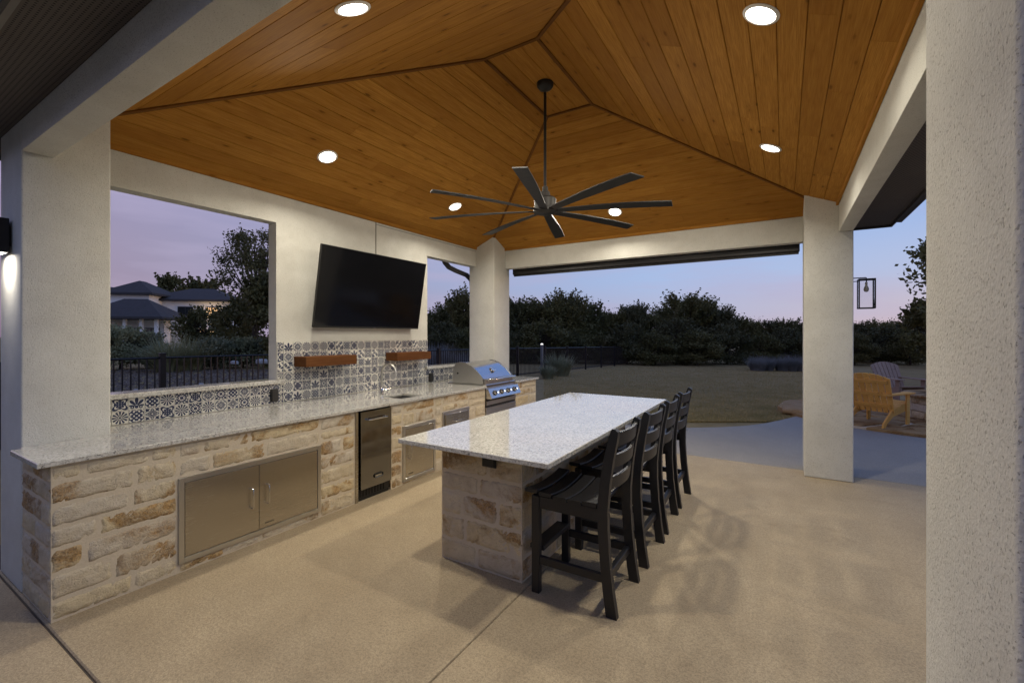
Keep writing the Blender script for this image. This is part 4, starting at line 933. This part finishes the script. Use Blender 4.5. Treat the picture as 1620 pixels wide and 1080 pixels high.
t5 = protos[5]; p = at(1003, 36); t5.location = (p.x, p.y, gz(p.y)); t5.scale = (.82, .82, .86); t5['label'] = 'pointed cedar rising behind the middle of the lawn'; t5['group'] = 'dark treeline behind the lawn'
def single(u, v, d, w, style, mat, leaf, dens, seed, label, zg=-.05):
    p = at(u, d); h = 1.62 + (529.5-v)*d/703 - zg; t = tree_proto(seed, h, w, style, mat, leaf, dens, label); t.location = (p.x, p.y, zg); return t
single(402, 354, 24, 3.8, 'near', OAK, .085, .85, 31, 'tall airy dark tree at the right of the left-hand window view')
single(428, 425, 22, 3.2, 'round', OAK, .12, 3.0, 32, 'dense dark bushy tree at the lower right of the left-hand window view')
single(392, 462, 26, 3.2, 'round', OAK, .11, 2.6, 33, 'dark leafy tree hiding the right end of the neighbouring house'); single(325, 486, 28, 3.4, 'round', OAK, .12, 2.6, 38, 'low dark tree in front of the middle of the neighbouring house')
single(271, 427, 62, 3.6, 'round', OAK, .26, 2.2, 34, 'round dark oak above the ridge of the neighbouring house')
single(324, 436, 60, 6.2, 'round', OAK, .26, 2.4, 35, 'wide dark oak behind the low end of the neighbouring roof')
single(1640, 300, 17, 6.6, 'near', NEARL, .15, 1.7, 36, 'leafy tree whose branches reach in from behind the near-right column')
single(1476, 468, 27, 3.2, 'round', NEARL, .14, 2.4, 37, 'rounded leafy tree at the lower right edge beyond the lawn chairs')
# shrubs beyond the left fence
def shrub(name, loc, parts, mat, label, group=None):
    V = np.concatenate([blades(np.array(pos), n, L, w, sp, dr) for pos, n, L, w, sp, dr in parts]); me = fast_mesh(name, V, 4, mat)
    o = bpy.data.objects.new(name, me); col.objects.link(o); o.location = loc; return tag(o, label, 'shrub', group)
def bushy(u, d, L, n, mat, label, name='wispy_shrub', w=.026, sp=.75, dr=.35, group=None, k=5):
    p = at(u, d); q = random.Random(int(u*7+d)); parts = [((q.uniform(-.55, .55)*L*.5, q.uniform(-.55, .55)*L*.5, 0), n//k, L*q.uniform(.7, 1.05), w, sp, dr) for _ in range(k)]
    o = shrub(name, (p.x, p.y, gz(p.y)), parts, mat, label, group); return o
def leafy(u, v, d, w, mat, leaf, dens, seed, label):
    t = single(u, v, d, w, 'feathery', mat, leaf, dens, seed, label); t.name = 'leafy_shrub'; t['category'] = 'shrub'
leafy(190, 512, 21, 2.1, WILLOW, .075, 2.0, 51, 'broad leafy shrub hugging the left edge of the window view')
leafy(232, 524, 22, 1.7, PALE, .075, 1.8, 52, 'low grey-green shrub left of the fountain-shaped shrub')
bushy(283, 20.5, 1.9, 1500, WILLOW, 'fountain-shaped feathery shrub in the middle of the window view', sp=1.35, dr=.35, w=.03)
leafy(340, 534, 21.5, 1.8, PALE, .075, 1.5, 53, 'low spreading shrub right of the fountain-shaped shrub')
leafy(384, 532, 22.5, 1.9, WILLOW, .08, 1.5, 54, 'low shrub under the dark tree in the window view')
leafy(420, 536, 23, 1.6, PALE, .08, 1.5, 55, 'small shrub at the right jamb of the window view')
bushy(694, 16.5, 1.42, 2200, SILVER, 'silvery spiky shrub behind the fence, left of the far column', w=.012, sp=.6)
bushy(736, 18, 1.2, 1400, SILVER, 'small grey shrub behind the fence beside the far column', w=.012)
bushy(878, 19.2, 1.1, 900, PALE, 'loose grey-green shrub growing through the fence by the lawn')
bushy(866, 17.6, .55, 900, PALE, 'small dark weedy clump at the foot of the fence')
for k, (u, d, L) in enumerate(((1196, 25.2, .95), (1216, 25, 1.05), (1238, 25.2, 1.0), (1260, 24.8, 1.08), (1286, 25, 1.0))):
    bushy(u, d, L, 1300, SILVER, 'bluish grey grass clump before the treeline, %s from the left' % ('first', 'second', 'third', 'fourth', 'fifth')[k], 'ornamental_grass', .011, .75, .5, 'ornamental grasses before the treeline', 3)
# lawn blades on the nearer turf
TURFB = leafmat('turf_blades', (.28, .235, .10), (.46, .35, .17), .3)
n = 130000; d_ = 8.4 + 20*nr.uniform(0, 1, n)**2.4; u_ = nr.uniform(860, 1300, n); th = math.atan2(430, 703); kk = (u_-810)/703
px_ = d_*(-math.sin(th)+kk*math.cos(th)); py_ = d_*(math.cos(th)+kk*math.sin(th))
def patio_edge_y(x):
    xs_ = np.array([p[0] for p in edge]); ys_ = np.array([p[1] for p in edge]); return np.interp(x, xs_, ys_)
keep = (py_ > patio_edge_y(px_)+nr.uniform(-.035, .03, n)) & (px_ > -9.0) & (((px_-fc[0])/2.8)**2+((py_-fc[1])/2.45)**2 > 1) & (px_ < 1.2)
px_, py_ = px_[keep], py_[keep]; n = len(px_); a = nr.uniform(0, 6.28, n); hgt = nr.uniform(.02, .05, n); wd = nr.uniform(.003, .006, n)*(1+py_*.05)
zg = -.036 - .0225*np.clip(py_-12, 0, 17); lx, ly = nr.normal(0, .018, n), nr.normal(0, .018, n)
V = np.stack([np.stack([px_-np.cos(a)*wd, py_-np.sin(a)*wd, zg], 1), np.stack([px_+np.cos(a)*wd, py_+np.sin(a)*wd, zg], 1), np.stack([px_+lx, py_+ly, zg+hgt], 1)], 1).reshape(-1, 3)
o = bpy.data.objects.new('lawn_grass', fast_mesh('lawn_grass', V, 3, TURFB)); col.objects.link(o); tag(o, 'short dry grass covering the lawn beyond the patio', 'grass', kind='stuff')

# ------------------------------------------------------------------ fence
t = root('fence', (-9.3, 13, 0), 'long dark metal picket fence running back along the left side of the lawn', 'fence'); FM = DARKM
XFN = -9.3; SEC = 2.44; fy = 1.01; far = B(); prev_far = False
def ftop(y): return 1.235 - .012*max(0, y-3) - (.006*max(0, y-14))
k = 0
while fy < 30:
    y0, y1 = fy, fy+SEC; g0, g1 = ftop(y0), ftop(y1)
    b = B(); b.box(XFN-.042, XFN+.042, y0-.042, y0+.042, gz(y0)-.05, g0+.05, .003); po = put('post', b, FM, t)
    b = B(); b.box(XFN-.047, XFN+.047, y0-.047, y0+.047, g0+.05, g0+.072, .006); put('post_cap', b, FM, po)
    for dz in (-.012, None):
        za, zb = (g0+dz, g1+dz) if dz is not None else (gz(y0)+.12, gz(y1)+.12)
        b = B(); b.tube([(XFN, y0+.032, za), (XFN, y1-.032, zb)], .019, 4); put('rail', b, FM, t)
    m_ = 22
    for i in range(1, m_):
        f = i/m_; y = y0+SEC*f; zt_ = g0+(g1-g0)*f-.02; zb = gz(y)+.06
        if y0 < 13.5: b = B(); b.box(XFN-.009, XFN+.009, y-.009, y+.009, zb, zt_); put('picket', b, FM, t)
        else: far.box(XFN-.009, XFN+.009, y-.009, y+.009, zb, zt_)
    fy = y1; k += 1
put('far_pickets', far, FM, t, kind='stuff')
CAPG = emit('post_lamp_glow', (1, .95, .85), 1.0); GREYP = plain('grey_post_paint', (.16, .16, .165), .6)
for y, lb in ((12.75, 'grey post with a small lit cap lamp, left of the far column'), (17.6, 'grey post with a small lit cap lamp by the lawn, right of the far column')):
    t = root('post_lamp', (XFN+.1, y, gz(y)), lb, 'post lamp'); b = B(); g = ftop(y); b.box(XFN+.045, XFN+.145, y-.05, y+.05, gz(y)-.05, g+.14, .004); put('post', b, GREYP, t)
    b = B(); b.lathe((XFN+.095, y, g+.14), [(.06, 0), (.065, .02), (.05, .05), (.0, .07)], 14); put('lamp', b, CAPG, t, smooth=True)
# gravel bed and stones beyond the fence
GRAV = M('gravel'); v = GRAV.coord(); q = GRAV.vor(v, 14, 'Color'); dd = GRAV.vor(v, 14); GRAV.set(color=GRAV.mix(GRAV.noise(v, 3, 4), GRAV.mix(.6, q, (.10, .085, .085)), (.16, .14, .135)), rough=.95, normal=GRAV.bump(1-dd, .9, .05))
GRAV.set(color=GRAV.mix(GRAV.n('ShaderNodeRGBToBW', {0: q}).outputs[0], (.09, .068, .052), (.25, .20, .165)))
b = B(); b.add([(x, y, gz(y)+.008) for x, y in ((-9.6, -2), (-9.6, 9.5), (-16, 16), (-30, 18), (-34, 6), (-22, -2))], [(0,1,2,3,4,5)]); o = put('gravel_bed', b, GRAV, kind='structure')
n = 5200; uu = nr.uniform(150, 450, n); dd_ = nr.uniform(11.5, 21, n); pts = np.array([at(u, d) for u, d in zip(uu, dd_)]); s_ = nr.uniform(.02, .07, n)
base8 = np.array([(1,0,0),(0,1,0),(0,0,.7),(0,1,0),(-1,0,0),(0,0,.7),(-1,0,0),(0,-1,0),(0,0,.7),(0,-1,0),(1,0,0),(0,0,.7)], float)
V = (base8[None]*s_[:, None, None]*nr.uniform(.6, 1.3, (n, 12, 1)) + pts[:, None, :] + np.array([0, 0, -.03])).reshape(-1, 3)
o = bpy.data.objects.new('loose_gravel', fast_mesh('loose_gravel', V, 3, GRAV)); col.objects.link(o); tag(o, 'loose pale gravel scattered beyond the left fence', 'gravel', kind='stuff')
PALER = plain('pale_rock', (.34, .34, .34), .9, 0, .2, 4, .5)
for k, (u, d, s) in enumerate(((371, 19.5, .16), (414, 19.8, .24), (318, 14.2, .10), (216, 12.6, .10))):
    p = at(u, d); boulder('pale_boulder', (p.x, p.y, .0 + s*.2 + (.36 if s > .12 else 0)), (s, s*.8, s*.6), k+9, ('pale boulder among the shrubs, %s one' % ('left', 'right')[k % 2] if s > .12 else 'small pale rock on the gravel bed, %s one' % ('right', 'left')[k % 2]), 'rock', PALER, 'pale rocks beyond the fence')

# ------------------------------------------------------------------ neighbouring house
hp = at(200, 40); t = root('house', (hp.x, hp.y, gz(hp.y)), 'two-storey white house with dark hip roofs beyond the fence', 'house')
HM = Matrix.Translation((hp.x, hp.y, gz(hp.y))) @ Matrix.Rotation(math.atan2(430, 703) + R(11), 4, 'Z')
HWALL = plain('house_stucco', (.80, .80, .80), .9, 0, .06, 2, .2); HROOF = plain('house_shingle', (.050, .047, .050), .95, 0, .35, 3, .5); WFR = plain('window_frame_dark', (.03, .03, .03), .5); WARM = emit('lit_window', (1, .66, .34), .55); DGL = plain('dark_window_glass', (.02, .025, .03), .08)
def hbox(name, mat, x0, x1, y0, y1, z0, z1, parent=None): b = B(); b.box(x0, x1, y0, y1, z0, z1, mat=HM); return put(name, b, mat, parent or t)
def hroof(x0, x1, y0, y1, z, zr, ridge, ov=.55):
    x0 -= ov; x1 += ov; y0 -= ov; y1 += ov; b = B(); th = .18
    if ridge == 'x': r0, r1 = ((x0+(y1-y0)/2*.95, (y0+y1)/2), (x1-(y1-y0)/2*.95, (y0+y1)/2))
    else: r0, r1 = (((x0+x1)/2, y0+(x1-x0)/2*.95), ((x0+x1)/2, y1-(x1-x0)/2*.95))
    vs_ = [(x0, y0, z), (x1, y0, z), (x1, y1, z), (x0, y1, z), (x0, y0, z+th), (x1, y0, z+th), (x1, y1, z+th), (x0, y1, z+th), (*r0, zr), (*r1, zr)]
    fs = [(3,2,1,0), (0,1,5,4), (1,2,6,5), (2,3,7,6), (3,0,4,7)] + ([(4,5,9,8), (5,6,9), (6,7,8,9), (7,4,8)] if ridge == 'x' else [(4,5,8), (5,6,9,8), (6,7,9), (7,4,8,9)])
    b.add([tuple(HM @ Vector(p)) for p in vs_], fs); return put('roof', b, HROOF, t)
def hwin(face, a0, a1, z0, z1, pos, lit=False):
    m_ = WARM if lit else DGL
    if face == 'f': w_ = hbox('window', WFR, a0-.06, a1+.06, pos-.05, pos, z0-.06, z1+.06); hbox('pane', m_, a0, (a0+a1)/2-.03, pos-.07, pos-.05, z0, z1, w_); hbox('pane', m_, (a0+a1)/2+.03, a1, pos-.07, pos-.05, z0, z1, w_)
    else: w_ = hbox('window', WFR, pos, pos+.05, a0-.06, a1+.06, z0-.06, z1+.06); hbox('pane', m_, pos+.05, pos+.07, a0, (a0+a1)/2-.03, z0, z1, w_); hbox('pane', m_, pos+.05, pos+.07, (a0+a1)/2+.03, a1, z0, z1, w_)
hbox('wall', HWALL, -1.4, 1.8, 0, 4.0, 0, 5.35); hroof(-1.4, 1.8, 0, 4.0, 5.35, 6.8, 'y')
hbox('wall', HWALL, -8, -1.4, 1.2, 6, 0, 5.3); hroof(-8, -1.0, 1.2, 6, 5.3, 6.35, 'x')
hbox('wall', HWALL, 1.8, 7.7, 2.0, 7.5, 0, 4.95); hroof(.5, 7.7, 2.0, 7.5, 4.95, 6.45, 'x')
hbox('wall', HWALL, -.3, .7, -3.6, -.2, 0, 3.04); hbox('wall', HWALL, .7, 3.6, -1.2, -.1, 0, 3.04); hroof(-.8, 4.6, -4.0, -.1, 3.05, 4.85, 'x')
hwin('f', -3.4, -2.2, 3.3, 4.6, 1.2); hwin('f', .9, 1.7, .6, 2.3, -1.2); hwin('f', 2.2, 3.2, .6, 2.3, -1.2); hwin('f', 3.2, 4.4, 3.3, 4.4, 2.0); hwin('f', 5.6, 6.6, 3.4, 4.4, 2.0, True); hwin('f', 4.9, 7.2, .7, 2.2, 2.0, True)
for xx in (1.9, 3.1, 4.2): hbox('porch_post', HWALL, xx, xx+.22, -3.8, -3.58, 0, 3.04)
for x, y, z, e in ((6.1, .9, 3.9, 34), (6.2, .8, 1.7, 16)):
    ld = bpy.data.lights.new('house_lamp', 'POINT'); ld.energy = e; ld.color = (1, .68, .36); ld.shadow_soft_size = .15; lo = bpy.data.objects.new('house_lamp', ld); col.objects.link(lo); adopt(lo, t); lo.matrix_basis = Matrix.Translation(HM @ Vector((x, y, z)))

# ------------------------------------------------------------------ added out of view: house wall shading the near side, trees for reflections
t = root('added_shade_house', (-4, -5.2, 0), 'unseen stucco house wall with dark eave, added to shade the near pavilion side', 'house')
b = B(); b.box(-16, 9, -9, -5.2, 0, 3.3, .02); put('wall', b, STUCCO, t)
b = B(); b.add([(-16.7, -4.5, 3.25), (9.7, -4.5, 3.25), (9.7, -12, 6.6), (-16.7, -12, 6.6), (-16.7, -4.5, 3.1), (9.7, -4.5, 3.1), (9.7, -9, 3.1), (-16.7, -9, 3.1)], [(0,1,2,3), (0,4,5,1), (4,7,6,5)]); put('roof', b, SHINGLE, t)
for x0 in (-8.5, -4.0, .5):
    b = B(); b.box(x0, x0+1.8, -5.2, -5.16, .15, 2.4, .004); w_ = put('window', b, DARKM, t)
    for k in range(2): b = B(); b.box(x0+.07+k*.86, x0+.87+k*.86, -5.16, -5.15, .22, 2.33); put('pane', b, DGL, w_)
for k, (x, y, h, q) in enumerate(((17, -3, 6, 0), (19, 2, 5.4, 3), (18, 7, 6.2, 1), (21, 12, 5.6, 0), (23, 18, 6.0, 4))):  # unseen tree row, added to stand in the steel reflections
    c = copy_tree(protos[q]); c.location = (x, y, gz(y)); c.scale = (h/5*1.2, h/5*1.2, h/5); c['label'] = ('nearest the house', 'second from the house', 'middle', 'fourth from the house', 'farthest from the house')[k] + ' dark tree in the unseen row added east of the fire pit'; c['group'] = 'unseen trees added east of the fire pit'
